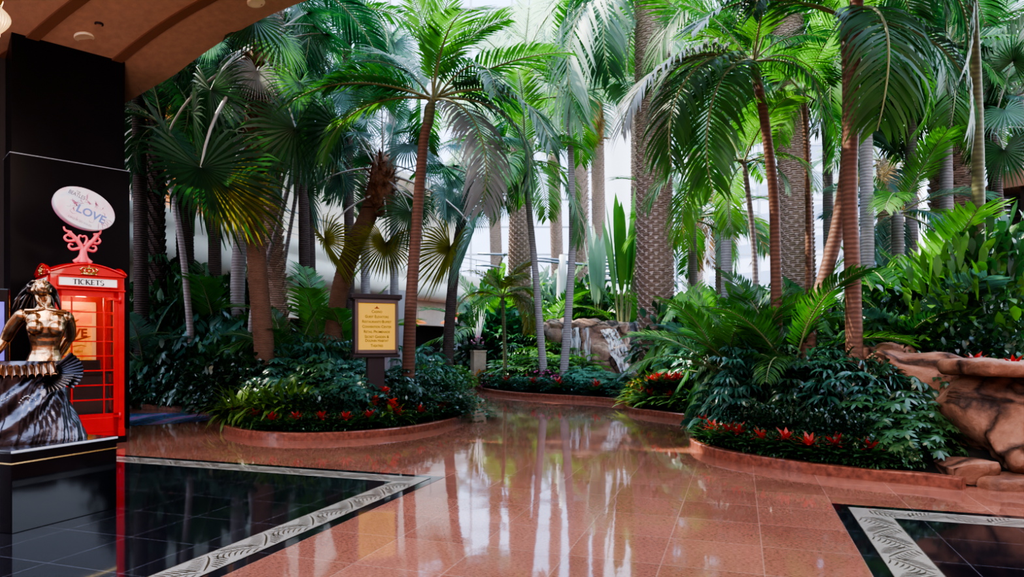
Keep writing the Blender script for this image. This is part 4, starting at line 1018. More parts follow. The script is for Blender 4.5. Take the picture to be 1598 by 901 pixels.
row('rhapis',640,690,3,14.5,15.5,525,548,0.7,'sh_b','finger-leaved plant behind the slender trunk right of the sign','finger-leaved plants right of the sign',seed=10)
row('broad',655,715,4,17,20,560,572,0.8,'sh_l','bright leafy shrub at the back of the sign bed beside the far path','back shrubs of the sign bed',seed=11)
row('philo',196,400,9,16.4,14.8,450,475,0.95,'sh_b','dark split-leaved plant in the tall mass right of the ticket booth','split-leaved plants right of the booth',0.4,seed=12,mks=['sh_b','sh'])
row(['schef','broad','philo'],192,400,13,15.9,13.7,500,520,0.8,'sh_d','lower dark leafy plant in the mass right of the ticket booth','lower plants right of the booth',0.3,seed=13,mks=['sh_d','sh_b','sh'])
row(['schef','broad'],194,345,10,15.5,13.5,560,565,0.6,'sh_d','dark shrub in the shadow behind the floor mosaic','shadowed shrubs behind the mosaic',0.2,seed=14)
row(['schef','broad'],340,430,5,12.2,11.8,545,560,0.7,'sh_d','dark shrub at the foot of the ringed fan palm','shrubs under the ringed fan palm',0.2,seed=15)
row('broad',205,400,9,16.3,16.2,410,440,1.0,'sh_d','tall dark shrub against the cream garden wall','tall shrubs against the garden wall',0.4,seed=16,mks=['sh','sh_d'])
row('rhapis',225,330,4,16.4,16.2,375,400,1.0,'sh','tall finger-leaved plant under the cream balcony','tall finger-leaved plants under the balcony',0.3,seed=17)
spike(600,604,10.75,1,'tall red flower spike right beside the sign post')
spike(612,622,10.55,1,'shorter red flower spike right of the tall one beside the sign post')
spike(583,618,10.5,1,'red flower spike directly below the sign panel, left of the tall one')
spike(549,606,10.9,1,'small red flower spike left of the sign post among dark leaves')

# ---------------------------------------------------------------- understorey of the centre bed
for x,y in along(curveB, 0.52, 0.55, 0.12, 0.98, seed=21): plant('broad', x, y, 0.34, 0.42, 'sh_b', 'low leafy edging plant along the curb of the centre bed', 'edging plants of the centre bed')
for x,y in along(curveB, 0.34, 1.1, 0.2, 0.97, 0.05, 22): brom(x, y, 0.46, 'fl_red', 'small red bromeliad along the curb of the centre bed', 'red bromeliads of the centre bed')
row('schef',765,980,12,21.5,17.8,572,582,0.8,'sh_c','rounded green shrub in the front row of the centre bed','front shrubs of the centre bed',0.3,seed=23,mks=['sh_c','sh'])
row('schef',900,985,5,18.4,17.7,566,590,0.9,'sh_c','taller teal shrub at the right end of the centre bed','right end shrubs of the centre bed',0.2,seed=24)
row('rhapis',790,905,7,21.5,19.5,550,548,1.0,'sh_l','finger-leaved light green plant behind the slim palm trunks','finger-leaved plants of the centre bed',0.4,seed=25,mks=['sh_l','sh'])
row('rhapis',838,880,4,22.5,21.8,515,522,1.1,'sh_l','taller finger-leaved plant left of the waterfall','taller finger-leaved plants by the waterfall',0.4,seed=26,mks=['sh_l','sh'])
row('rhapis',775,840,4,24,23,500,510,1.1,'sh','green finger-leaved plant around the far date trunk','plants around the far date trunk',0.4,seed=27)
row('broad',745,800,5,25,24,470,480,1.4,'sh','tall leafy shrub behind the flower pedestal','shrubs behind the flower pedestal',0.4,seed=28,mks=['sh','sh_c'])
row(['philo','broad'],880,1010,7,27,25,430,450,1.6,'sh_l','tall leafy plant on the bank above the waterfall','plants above the waterfall',0.5,seed=29,mks=['sh_l','sh'])
row(['philo','rhapis'],900,1010,6,25.8,25.2,472,480,1.4,'sh','leafy plant hanging over the waterfall ledge','plants over the waterfall ledge',0.4,seed=30,mks=['sh','sh_c'])
row('broad',745,900,7,31,31,420,420,2.0,'sh_l','pale leafy shrub far behind the centre bed','pale far shrubs',0.5,seed=31,mks=['sh_l','lf_h'])
row('croton',750,772,3,21.6,21.2,572,590,0.5,'fl_or','orange croton beside the flower pedestal','orange crotons by the pedestal',0.15,seed=32)
for px,py,Y,m_,lab in ((772,580,20.6,'fl_pink','small magenta flower clump right of the orange crotons'),(764,590,20.4,'fl_pink','lower magenta flower clump right of the flower pedestal'),(838,570,19.2,'fl_pink','magenta flower clump at the foot of the left slim trunk'),(856,572,18.8,'fl_pink','magenta flower clump between the two slim trunks'),(868,580,18.6,'fl_pink','magenta flower clump left of the right slim trunk'),(845,584,18.5,'fl_pink','low magenta flower clump in front of the left slim trunk'),(1002,578,15.6,'fl_ye','yellow flower clump left of the red bromeliad mass'),(996,588,15.2,'fl_ye','lower yellow flower clump at the left tip of the red bromeliad mass')):
    p = P(px,py,Y); s = 0.55 if m_ == 'fl_pink' else 0.4
    o = plant('broad', p.x, p.y, max(0.3,p.z-soil_z(p.x,p.y)-0.05), 0.36, 'sh', lab); o.name = 'flower_clump'; o['category'] = 'flowers'
    link('blossoms', memo(('flw',m_), lambda: mk_flower(5, 40).mesh('blossoms', [M[m_]])), o, (0,0,0))
# ---------------------------------------------------------------- bright strap bed (middle right)
for x,y in along(curveC, 0.48, 0.42, 0.05, 0.8, 0.05, 33): plant('broad', x, y, 0.32, 0.32, 'sh', 'low edging plant along the curb of the strap-plant bed', 'edging plants of the strap bed')
for x,y in along(curveC, 0.34, 0.7, 0.1, 0.8, 0.05, 34): brom(x, y, 0.42, 'fl_red', 'small red bromeliad along the curb of the strap-plant bed', 'red bromeliads of the strap bed')
row('strap',985,1120,8,14.4,12.6,608,600,0.8,'sp_c','bright green strap plant in front of the giant trunk','front strap plants by the giant trunk',0.15,seed=35)
row('strap',1000,1130,8,15.4,13.4,585,560,0.9,'sp_c','bright green strap plant at the foot of the giant trunk','back strap plants by the giant trunk',0.2,seed=36,mks=['sp_c','sh_l'])
for i in range(9):
    p = P(1016+i*5.2, 590+5*math.sin(i*2.1), 14.0-0.1*i); x,y = p.x,p.y
    brom(x, y, 0.42, 'fl_red', 'red bromeliad in the massed clump in front of the giant trunk', 'massed red bromeliads', 'sh', z=p.z-0.25)
row('rhapis',1070,1130,4,15.5,13,520,505,0.9,'sh','finger-leaved plant right of the giant trunk','finger-leaved plants by the giant trunk',0.3,seed=37,mks=['sh','sh_c'])
# ---------------------------------------------------------------- right bed
dF = curveD[14:]
for x,y in along(curveD, 0.30, 0.24, 0.20, 0.95, 0.05, 41): plant('broad', x, y, 0.28, 0.22, 'sh', 'low dark leafy edging plant along the curb of the right bed', 'edging plants of the right bed')
for x,y in along(curveD, 0.22, 0.34, 0.22, 0.94, 0.04, 42): brom(x, y, 0.36, 'fl_red', 'red bromeliad in the row along the curb of the right bed', 'red bromeliads of the right bed')
for x,y in along(curveD, 0.55, 0.32, 0.22, 0.93, 0.08, 43): plant('broad', x, y, 0.5, 0.3, 'sh_d', 'knee-high dark plant behind the bromeliad row of the right bed', 'second row plants of the right bed')
for px,py,Y,m_,lab in ((1088,668,9.4,'fl_or','orange-red bromeliad at the left tip of the right bed, uppermost'),(1084,680,9.1,'fl_red','red bromeliad at the left tip of the right bed, middle'),(1090,690,8.8,'fl_pink','magenta bromeliad at the left tip of the right bed, lowest')):
    p = P(px,py,Y); brom(p.x+0.1,p.y,0.30,m_,lab,None)
row('schef',1132,1435,11,9.2,7.0,640,640,0.5,'sh_d','dark glossy umbrella shrub in the front mass of the right bed','front umbrella shrubs of the right bed',0.15,seed=44,mks=['sh_d','sh_d','sh'])
row('schef',1128,1430,9,9.7,7.6,590,598,0.6,'sh_d','dark umbrella shrub halfway up the right bed','middle umbrella shrubs of the right bed',0.2,seed=45,mks=['sh_d','sh'])
row('rhapis',1140,1380,9,9.3,7.9,540,545,0.62,'sh_d','dark lady palm with shiny finger leaves below the twin trunks','lady palms below the twin trunks',0.2,seed=46,mks=['sh_d','sh_b'])
row('rhapis',1150,1330,6,9.9,8.9,505,515,0.7,'sh_b','taller lady palm among the reddish trunks','taller lady palms among the trunks',0.2,seed=47,mks=['sh','sh_b'])
row(['fine','schef'],1350,1598,9,9.6,8.6,490,500,0.75,'sh_d','dark leafy shrub above the rock ridge','shrubs above the rock ridge',0.3,seed=48,mks=['sh','sh_d'])
row(['fine','schef'],1350,1598,8,8.4,7.8,545,545,0.6,'sh_d','low dark shrub just behind the rock ridge','low shrubs behind the rock ridge',0.15,seed=49,mks=['sh_d','sh'])
row(['broad','rhapis'],1340,1598,9,11,10.2,430,430,0.95,'sh','green leafy shrub in the tall mass right of the twin trunks','tall shrubs right of the twin trunks',0.3,seed=50,mks=['sh','sh_l','sh_d'])
row('broad',1490,1598,4,9.6,9.2,345,330,0.85,'sh_l','tall light green leafy shrub at the right edge in front of the hotel','light green shrubs at the right edge',0.2,seed=51,mks=['sh_l','sh'])
row(['broad','philo'],1340,1500,6,13,12.5,390,400,1.2,'sh','leafy plant deep behind the twin trunks','plants deep behind the twin trunks',0.4,seed=52,mks=['sh','sh_l'])
row(['broad','philo'],1060,1220,6,17,15,440,430,1.3,'sh_l','light green leafy plant behind the curved palm','plants behind the curved palm',0.4,seed=53,mks=['sh','sh_l'])
row(['philo'],1130,1260,5,12,11,470,470,0.9,'sh','split-leaved plant between the reddish trunks','split-leaved plants among the trunks',0.2,seed=54)
p = P(1522,572,7.2); brom(p.x,p.y,0.33,'fl_red','red bromeliad growing on top of the big rock, left one',None,z=p.z-0.1)
p = P(1582,578,7.0); brom(p.x,p.y,0.33,'fl_red','red bromeliad growing on top of the big rock at the right edge',None,z=p.z-0.1)
# ================================================================ OBJECTS
def text_mesh(mb, s, size, Mx, mat=0, smallcaps=False, align='CENTER', depth=0.0, bold=0.0, width=None):
    c = bpy.data.curves.new('t', 'FONT'); c.body = s; c.size = size; c.align_x = align; c.align_y = 'CENTER'; c.extrude = depth; c.offset = bold; c.resolution_u = 3
    if smallcaps:
        c.small_caps_scale = 0.76; wd = True
        for i, ch in enumerate(s):
            c.body_format[i].use_small_caps = not wd
            wd = not ch.isalpha()
    o = bpy.data.objects.new('t', c); COL.objects.link(o); dg = bpy.context.evaluated_depsgraph_get()
    me = bpy.data.meshes.new_from_object(o.evaluated_get(dg))
    vs = [v.co.copy() for v in me.vertices]
    if width and vs:
        w0 = max(v.x for v in vs)-min(v.x for v in vs)
        for v in vs: v.x *= width/w0
    mb.add([Mx @ v for v in vs], [tuple(p.vertices) for p in me.polygons], mat, False)
    bpy.data.objects.remove(o); bpy.data.curves.remove(c); bpy.data.meshes.remove(me)
def remeshed(mb, voxel, name, mats, smooth=2):
    me = mb.mesh(name, mats); o = bpy.data.objects.new(name, me); COL.objects.link(o)
    a = o.modifiers.new('r', 'REMESH'); a.mode = 'VOXEL'; a.voxel_size = voxel; a.use_smooth_shade = True
    if smooth: k = o.modifiers.new('s', 'SMOOTH'); k.iterations = smooth; k.factor = 0.5
    dg = bpy.context.evaluated_depsgraph_get(); m2 = bpy.data.meshes.new_from_object(o.evaluated_get(dg))
    bpy.data.objects.remove(o); bpy.data.meshes.remove(me); m2.name = name
    m2.materials.clear()
    for m_ in mats: m2.materials.append(m_)
    for p in m2.polygons: p.use_smooth = True
    return m2
# ---------------------------------------------------------------- black plinth and the bronze statue
A0 = Vector((-3.58,4.81,0)); B0 = Vector((-3.29,5.60,0)); dv = (B0-A0).normalized(); nv = Vector((-dv.y,dv.x,0)); LEN = (B0-A0).length; WID = 1.7
rzP = math.atan2(dv.y,dv.x); RP = Matrix.Rotation(rzP,3,'Z'); cP = (A0+B0)/2+nv*(WID/2)
t = thing('statue_plinth', 'glossy black stone plinth with a gold line under the bronze statue', 'plinth', cP, rzP)
mb = MB(); mb.box((0,0,0.29),(LEN,WID,0.58),None,0,0.006); obj('body', mb, M['black_gloss'], t)
mb = MB(); mb.box((0,0,0.588),(LEN+0.012,WID+0.012,0.022),None,0,0.007); obj('top_slab', mb, plain('plinth_top', (0.02,0.02,0.026), 0.10), t)
mb = MB(); mb.box((0,-WID/2-0.006,0.588),(LEN+0.01,0.004,0.016)); obj('edge_highlight', mb, M['bevel_highlight'], t)  # strip added for the bevel's highlight, painted in a pale colour
mb = MB(); mb.box((0,0,0.503),(LEN+0.006,WID+0.006,0.010)); obj('gold_line', mb, M['gold'], t)
SY = 5.35; U_ = SY/F; S0 = P(68,565,SY); base_z = 0.60
st = thing('statue', 'bronze statue of a woman with head thrown back rising from fluted shells and waves', 'statue', (S0.x,S0.y,base_z), math.radians(34))
OZ = S0.z-base_z
def V(x,y,z): return Vector((x*U_, y*U_, z*U_+OZ))
fb = MB()
rings = [(-20,0,-2,35,27),(-8,0,-3,32,24),(5,1,-1,25,19),(18,2,1,20.5,15.5),(30,2.5,0,22,16),(42,3,-3,26,18),(54,3.5,-5,29,19),(65,3.5,-4,31,17),(74,3,-1,30,14),(81,2.5,1,21,11.5),(86,1.5,1.5,13,10.5),(93,0.5,1,9.2,9.2),(100,-0.5,-1,8.6,9),(106,-1.5,-2,8.5,9)]
def ring_pt(u, v):
    f = v*(len(rings)-1); i = min(int(f), len(rings)-2); q = f-i
    r_ = [a+(b_-a)*q for a, b_ in zip(rings[i], rings[i+1])]; a = 2*PI*u; ca, sa = math.cos(a), math.sin(a)
    front = max(0,-sa)**2; z = r_[0]
    ab = 1.0
    if 5 < z < 45: ab += front*(0.05*math.cos(ca*13)-0.10*math.exp(-(ca/0.10)**2)+0.045*math.sin(z*0.45))
    sup = 0.95
    return V(r_[1]+r_[3]*0.90*ab*math.copysign(abs(ca)**sup,ca), r_[2]+r_[4]*ab*math.copysign(abs(sa)**sup,sa), z)
o_ = len(fb.v); fb.grid(ring_pt, 36, 52, 0, True, True)
fb.f.append(tuple(o_+k for k in range(35,-1,-1))); fb.m.append(0); fb.s.append(True)
fb.f.append(tuple(o_+52*36+k for k in range(36))); fb.m.append(0); fb.s.append(True)
def S(x,y,z,r,Mx=None): fb.sphere(V(x,y,z), [a*U_ for a in (r if hasattr(r,'__len__') else (r,r,r))], 14, 9, 0, Mx)
def T_(pts, rad, n=12): fb.tube(catmull([V(*p) for p in pts],4), [a*U_ for a in [rad[min(len(rad)-1,int(i/4))]+(rad[min(len(rad)-1,int(i/4)+1)]-rad[min(len(rad)-1,int(i/4))])*((i%4)/4) for i in range(4*(len(pts)-1)+1)]], n)
S(-11,-20.5,53,(11.5,12.5,11.5)); S(17,-20.5,52,(11.5,12.5,11.5)); S(-11,-12,64,(12,9,12)); S(17,-12,63,(12,9,12))
S(-28,-1,71,(9.5,10,10)); S(30,-1,70,(9,9.5,10))
T_([(-24,-9,79),(-10,-11,80),(2,-9,82)],[3,2.6,2.4],8); T_([(30,-9,78),(16,-11,80),(4,-9,82)],[3,2.6,2.4],8)      # collar bones
T_([(1,-7,82),(-6,-8,93),(-9,-4,104)],[2.6,3,2.6],8); T_([(4,-7,82),(7,-7,93),(7,-4,104)],[2.6,3,2.6],8)          # neck cords
T_([(-28,0,72),(-39,7,56),(-47,14,38),(-50,15,33),(-58,13,20),(-67,9,8),(-74,6,0)],[10,9.6,8.4,7.2,7.6,6.2,4.8])
T_([(30,1,71),(34,14,56),(35,24,40),(32,27,34),(26,30,22),(20,30,10),(18,29,2)],[9.8,9.2,8.0,7.0,7.2,6.0,4.8])
def hand(x,y,z,sx):
    S(x-4*sx,y-3,z-5,(6,6.5,3.4))
    for k,(dx,dy,l) in enumerate([(-7,3,8),(-8,-1,10),(-7.5,-5,11),(-6,-9,10)]):
        T_([(x+(dx*0.6)*sx,y+dy*0.6-2,z-5.5),(x+(dx-3)*sx,y+dy-2-l*0.2,z-6),(x+(dx-l*0.7)*sx,y+dy-3-l*0.35,z-9)],[2.2,2.0,1.4],8)
    T_([(x-1*sx,y-6,z-4),(x+2*sx,y-11,z-5),(x+2*sx,y-15,z-7)],[2.5,2.2,1.5],8)
hand(-74,6,0,1); hand(18,29,2,-1)
HM = Matrix.Rotation(math.radians(14),3,'Z') @ Matrix.Rotation(math.radians(-60),3,'X'); HC = Vector((-3,-3,113))
def Hh(x,y,z): q = HM @ Vector((x,y,z)); return (HC.x+q.x, HC.y+q.y, HC.z+q.z)
def HS(x,y,z,r): S(*Hh(x,y,z), r, HM)
HS(0,1,3,(12.5,14.5,13.5)); HS(0,-3,-6,(10,10.5,11)); HS(0,-10,-13.5,(4.6,3.8,3.6)); HS(-6,-9,-4,(4.5,3.5,4)); HS(6,-9,-4,(4.5,3.5,4))
HS(-4.8,-11.4,4.6,(4.6,2.2,1.5)); HS(4.8,-11.4,4.6,(4.6,2.2,1.5)); HS(-4.6,-11.4,1.4,(2.6,1.8,1.5)); HS(4.6,-11.4,1.4,(2.6,1.8,1.5))
T_([Hh(0,-12.5,4),Hh(0,-15,0),Hh(0,-17,-3.2)],[1.5,1.8,2.3],8); HS(-1.9,-14.5,-3.6,(1.5,1.6,1.2)); HS(1.9,-14.5,-3.6,(1.5,1.6,1.2))
HS(0,-13.3,-7.0,(4,1.7,1.1)); HS(0,-13,-9.0,(3.4,1.7,1.2)); HS(-12.3,2,-1,(1.6,3,4)); HS(12.3,2,-1,(1.6,3,4))
link('figure', remeshed(fb, 0.0042, 'figure', [M['bronze']], 3), st)
hb = MB(); r = random.Random(4)
for i in range(64):
    x0 = r.uniform(-13,13); a = Hh(x0, r.uniform(-3,12), r.uniform(9,15)); q = (x0+13)/26
    e_ = (lerp(-40,20,q)+r.uniform(-5,5), r.uniform(18,36), lerp(88,84,q)-r.uniform(-8,10)); mid = (lerp(a[0],e_[0],0.45)+r.uniform(-3,3), lerp(a[1],e_[1],0.6)+8, lerp(a[2],e_[2],0.35)+r.uniform(0,5))
    hb.tube(catmull([V(*a),V(*mid),V(*e_)],5), [U_*k for k in (3.4,3.6,3.6,3.4,3.2,3.0,2.6,2.2,1.6,1.0,0.5)], 6)
for i in range(26):                                                 # swept-back roots over the skull
    x0 = -13+26*i/25; hb.tube(catmull([V(*Hh(x0*0.8,-9,10+2.5*(1-abs(x0)/13))),V(*Hh(x0,1,16.5-0.3*abs(x0)**1.1*0.6)),V(*Hh(x0*1.05,12,9))],4), [U_*k for k in (1.0,1.8,2.2,2.4,2.6,2.6,2.4,2.2,2.0)], 6)
obj('hair', hb, M['bronze_dark'], st)
def ruffle(name, fn, nu, nv, mat):
    mb = MB(); mb.grid(fn, nu, nv); mb.grid(lambda u,v: fn(1-u,v)+Vector((0,0,-1.6*U_)), nu, nv); obj(name, mb, M[mat], st)
def fl(u, k, p=1.0): return abs(math.sin(PI*k*u))**0.7*p
ruffle('shell_ruffle', lambda u,v: V(-98+112*u+10*v*(u-0.5), -16-34*v*(0.7+0.3*math.sin(PI*u)), 3-22*v**1.6-4*math.sin(3*u)+fl(u,13,5.5*v)), 156, 10, 'copper')
def fanruf(cx,cy,cz,R_,a0,a1,k,lean):
    def f(u,v):
        a = math.radians(a0+(a1-a0)*u); rr = R_*(0.12+0.88*v)*(1+0.04*abs(math.sin(PI*k*u))*v)
        return V(cx+rr*math.cos(a), cy-lean*v-fl(u,k,5*v), cz+rr*math.sin(a)*0.8+3*v*v)
    return f
ruffle('grey_shell_ruffle', fanruf(6,-20,-16,44,52,-48,11,14), 132, 8, 'pewter')
ruffle('lower_shell_ruffle', fanruf(2,-24,-18,36,-5,-85,9,12), 108, 8, 'bronze_dark')
wr = [(2,-22,52,24),(-14,-26,50,27),(-34,-29,52,29),(-55,-28,57,33),(-78,-25,63,39),(-100,-21,71,45),(-118,-19,76,49),(-131,-18,75,50)]
def wave(u, v):
    f = v*(len(wr)-1); i = min(int(f), len(wr)-2); q = f-i; w_ = [a+(b_-a)*q for a,b_ in zip(wr[i],wr[i+1])]; a = 2*PI*u
    sw = a*2.0+v*6.5+0.9*math.sin(a+2*v); big = 0.075*math.sin(3.0*sw); crest = 0.08*max(0,math.sin(2*sw+1.0))**3; fine = 0.02*math.sin(21*a+13*v+3*math.sin(3*a))+0.012*math.sin(47*a+22*v+4*math.sin(2*a+3*v))
    k = 1+(big+crest)*math.sin(PI*min(1,v*1.1+0.1))+fine*(0.4+0.6*v)
    return V(w_[1]+w_[2]*k*math.cos(a), w_[3]*k*math.sin(a)-3, w_[0])
mb = MB(); mb.grid(wave, 220, 46, 0, True, True); obj('wave_drapery', mb, M['pewter'], st)
mb = MB()
for (us, ue, v0, v1, bow, n) in ((0.56,0.70,0.34,0.42,0.07,13),(0.70,0.735,0.42,0.36,0.0,5),(0.745,0.80,0.46,0.44,-0.05,9)):
    for i in range(n):
        q = i/(n-1); u = lerp(us,ue,q); v = lerp(v0,v1,q)+bow*math.sin(PI*q); p = wave(u,v); mb.sphere(p+Vector((0,-0.006,0)), 0.0065, 8, 5)
obj('pearl_beads', mb, M['pearl'], st)

# ---------------------------------------------------------------- red ticket booth
BW = 0.87; bt = thing('ticket_booth', 'red telephone-box style ticket booth with glazed door beside the black pillar', 'ticket booth', (-6.06,8.83,0), rzB)
RED = M['red']
mb = MB(); mb.box((BW/2,BW/2,0.045),(BW+0.05,BW+0.05,0.09),None,0,0.006); obj('plinth', mb, M['black_gloss'], bt)
for x in (0.035,BW-0.035):
    for y in (0.035,BW-0.035):
        mb = MB(); mb.box((x,y,1.14),(0.075,0.075,2.12),None,0,0.006); mb.box((x,y,0.14),(0.085,0.085,0.12),None,0,0.004); obj('corner_post', mb, RED, bt)
mb = MB(); mb.box((BW/2,BW/2,2.215),(BW,BW,0.19),None,0,0.006); mb.box((BW/2,BW/2,2.115),(BW+0.03,BW+0.03,0.025),None,0,0.006); obj('lintel', mb, RED, bt)
def arcpoly(w, h0, h1, n=16): return [(0,0),(w,0)]+[(w-w*i/n, h0+(h1-h0)*math.sin(PI*i/n)) for i in range(n+1)]
for k in range(4):
    M_ = Matrix.Translation((BW/2,BW/2,2.305)) @ Matrix.Rotation(k*PI/2,4,'Z') @ Matrix.Translation((-BW/2,-BW/2-0.012,0)) @ Matrix.Rotation(PI/2,4,'X')
    mb = MB(); mb.prism(arcpoly(BW,0.03,0.15), -0.03, 0.012, 0, M_)
    pr = [(BW*i/20, 0.03+0.12*math.sin(PI*i/20)) for i in range(21)]
    mb.tube([M_ @ Vector((x,y,0.012)) for x,y in pr], 0.016, 6); obj('pediment', mb, RED, bt)
mb = MB()
def dome(u,v):
    x, y = u*2-1, v*2-1; h = 0.115*(1-0.5*x*x)*(1-0.5*y*y)+0.06*(1-x*x)*(1-y*y); return Vector((BW/2+x*BW*0.49, BW/2+y*BW*0.49, 2.335+h))
mb.grid(dome, 14, 14); obj('domed_roof', mb, RED, bt)
def sign_box(M_, text):
    mb = MB(); mb.box((0,0,0),(0.68,0.012,0.105)); mb.v = [tuple(M_ @ Vector(v)) for v in mb.v]; o1 = obj('sign_panel', mb, M['white_sign'], bt)
    mb = MB()
    for c_,s_ in (((0,-0.004,0.06),(0.72,0.024,0.016)),((0,-0.004,-0.06),(0.72,0.024,0.016)),((-0.352,-0.004,0),(0.016,0.024,0.12)),((0.352,-0.004,0),(0.016,0.024,0.12))): mb.box(c_,s_)
    mb.v = [tuple(M_ @ Vector(v)) for v in mb.v]; obj('sign_frame', mb, RED, o1)
    # serif capitals drawn stroke by stroke
    mb = MB(); H = 0.062; k = H
    def bar(x0,y0,x1,y1,w): 
        d = Vector((x1-x0,y1-y0)); n_ = Vector((-d.y,d.x)).normalized()*w/2
        mb.add([(x0+n_.x,-0.0085,y0+n_.y),(x0-n_.x,-0.0085,y0-n_.y),(x1-n_.x,-0.0085,y1-n_.y),(x1+n_.x,-0.0085,y1+n_.y)],[(0,1,2,3)],0,False)
    def arc(cx,cy,rx,ry,a0,a1,wt,n=12):
        p = [(cx+rx*math.cos(math.radians(a0+(a1-a0)*i/n)), cy+ry*math.sin(math.radians(a0+(a1-a0)*i/n))) for i in range(n+1)]
        for i in range(n): bar(*p[i],*p[i+1], wt*(0.45+0.55*abs(math.sin(PI*i/n))))
    T1, T2 = 0.0145, 0.0075
    def ser(x,y,w=0.022): bar(x-w/2,y,x+w/2,y,T2)
    def L_T(x): bar(x+.024,0,x+.024,H,T1); bar(x,H-.003,x+.048,H-.003,T2); bar(x+.002,H,x+.002,H-.015,.004); bar(x+.046,H,x+.046,H-.015,.004); ser(x+.024,.003); return .052
    def L_I(x): bar(x+.01,0,x+.01,H,T1); ser(x+.01,.003); ser(x+.01,H-.003); return .025
    def L_C(x): arc(x+.026,H/2,.024,H/2-.002,48,312,T1); bar(x+.043,H-.004,x+.043,H-.02,.004); return .052
    def L_K(x): bar(x+.01,0,x+.01,H,T1); ser(x+.01,.003); ser(x+.01,H-.003); bar(x+.012,H*.42,x+.042,H-.002,T2); bar(x+.022,H*.52,x+.048,.002,T1); ser(x+.047,.003); ser(x+.042,H-.003,.018); return .056
    def L_E(x): bar(x+.01,0,x+.01,H,T1); bar(x,H-.003,x+.04,H-.003,T2); bar(x+.01,H/2,x+.032,H/2,T2); bar(x,.003,x+.042,.003,T2); bar(x+.04,H,x+.04,H-.014,.004); bar(x+.042,0,x+.042,.015,.004); bar(x+.032,H/2-.007,x+.032,H/2+.007,.004); return .049
    def L_S(x): arc(x+.02,H*.74,.016,H*.24,40,270,T2*1.4); arc(x+.02,H*.26,.018,H*.24,90,-140,T1); bar(x+.034,H-.003,x+.034,H-.017,.004); bar(x+.004,.003,x+.004,.018,.004); return .042
    x = -0.165
    for f_ in (L_T,L_I,L_C,L_K,L_E,L_T,L_S): x += f_(x)
    mb.v = [tuple(M_ @ (Vector(v)*1.12-Vector((0,-0.0,0.035)))) for v in mb.v]; obj('lettering', mb, M['letter'], o1)
sign_box(Matrix.Translation((BW/2,-0.010,2.212)), 'T')
sign_box(Matrix.Translation((-0.010,BW/2,2.212)) @ Matrix.Rotation(-PI/2,4,'Z'), 'T')
# gilt crown
def crown(M_):
    mb = MB(); mb.tube([(-.07,0,0),(0,0,-.008),(.07,0,0)],.012,6); mb.tube([(-.075,0,.018),(0,0,.010),(.075,0,.018)],.006,6)
    for s_ in (-1,1):
        mb.tube([(s_*.075,0,.015),(s_*.105,0,.05),(s_*.07,0,.085),(s_*.02,0,.075),(0,0,.055)],[.009,.010,.009,.008,.006],6); mb.tube([(s_*.04,0,.01),(s_*.06,0,.04),(s_*.035,0,.07)],.008,6)
        mb.sphere((s_*.10,-.004,.055),.014,8,5); mb.sphere((s_*.05,-.006,.03),.013,8,5); mb.sphere((s_*.085,-.004,-.005),.011,8,5)
    mb.sphere((0,-.006,.035),.016,8,5); mb.sphere((0,-.004,.078),.013,8,5); mb.box((0,0,.1),(.007,.008,.028)); mb.box((0,0,.102),(.022,.008,.007))
    mb.v = [tuple(M_ @ Vector(v)) for v in mb.v]; obj('gilt_crown', mb, M['gold'], bt)
crown(Matrix.Translation((BW/2,-0.03,2.325))); crown(Matrix.Translation((-0.03,BW/2,2.325)) @ Matrix.Rotation(-PI/2,4,'Z'))
def glazed(M_, name, handle):
    W2 = BW-0.14; x0 = -W2/2; zb, zt = 0.40, 2.0; mb = MB(); fr = obj(name, (lambda q: (q.box((x0+.03,0,1.09),(.06,.035,2.0)), q.box((-x0-.03,0,1.09),(.06,.035,2.0)), q.box((0,0,2.05),(W2,.035,.09)), q.box((0,0,.25),(W2,.035,.31)), q.box((0,-.012,.25),(W2-.12,.02,.2),None,0,.006), setattr(q,'v',[tuple(M_ @ Vector(v)) for v in q.v]), q)[-1])(MB()), RED, bt)
    g = MB(); iw = W2-.12; h = (zt-zb)
    for i in range(1,8): g.box((0,-.004,zb+h*i/8),(iw,.022,.018))
    for x in (-iw/2+.115, iw/2-.115): g.box((x,-.004,zb+h/2),(.018,.024,h))
    g.v = [tuple(M_ @ Vector(v)) for v in g.v]; obj('glazing_bars', g, RED, fr)
    g = MB(); g.box((0,.006,zb+h/2),(iw,.004,h)); g.v = [tuple(M_ @ Vector(v)) for v in g.v]; obj('panes', g, M['booth_glass'], fr)
    if handle:
        for z in (.36,1.98):
            g = MB(); g.tube([(iw/2+.075,-.03,z-.05),(iw/2+.075,-.03,z+.05)],.016,8); g.box((iw/2+.04,-.024,z),(.1,.012,.03)); g.v = [tuple(M_ @ Vector(v)) for v in g.v]; obj('hinge', g, RED, fr)
        g = MB(); g.tube([(-iw/2-.03,-.02,1.05),(-iw/2-.03,-.06,1.07),(-iw/2-.03,-.06,1.2),(-iw/2-.03,-.02,1.22)],.010,6); g.v = [tuple(M_ @ Vector(v)) for v in g.v]; obj('handle', g, M['bronze_dark'], fr)
glazed(Matrix.Translation((BW/2,0.03,0.01)), 'door', True)
glazed(Matrix.Translation((0.03,BW/2,0.01)) @ Matrix.Rotation(-PI/2,4,'Z'), 'side_window', False)
glazed(Matrix.Translation((BW-0.03,BW/2,0.01)) @ Matrix.Rotation(PI/2,4,'Z'), 'side_window', False)
mb = MB(); mb.box((BW/2,BW-0.04,1.1),(BW-.12,.03,2.0)); obj('back_panel', mb, M['red_dark'], bt)
mb = MB(); mb.box((BW/2,BW/2,2.10),(BW-.1,BW-.1,.02)); mb.box((BW/2,BW/2,.1),(BW-.1,BW-.1,.02)); obj('inner_floor_and_ceiling', mb, M['red_dark'], bt)
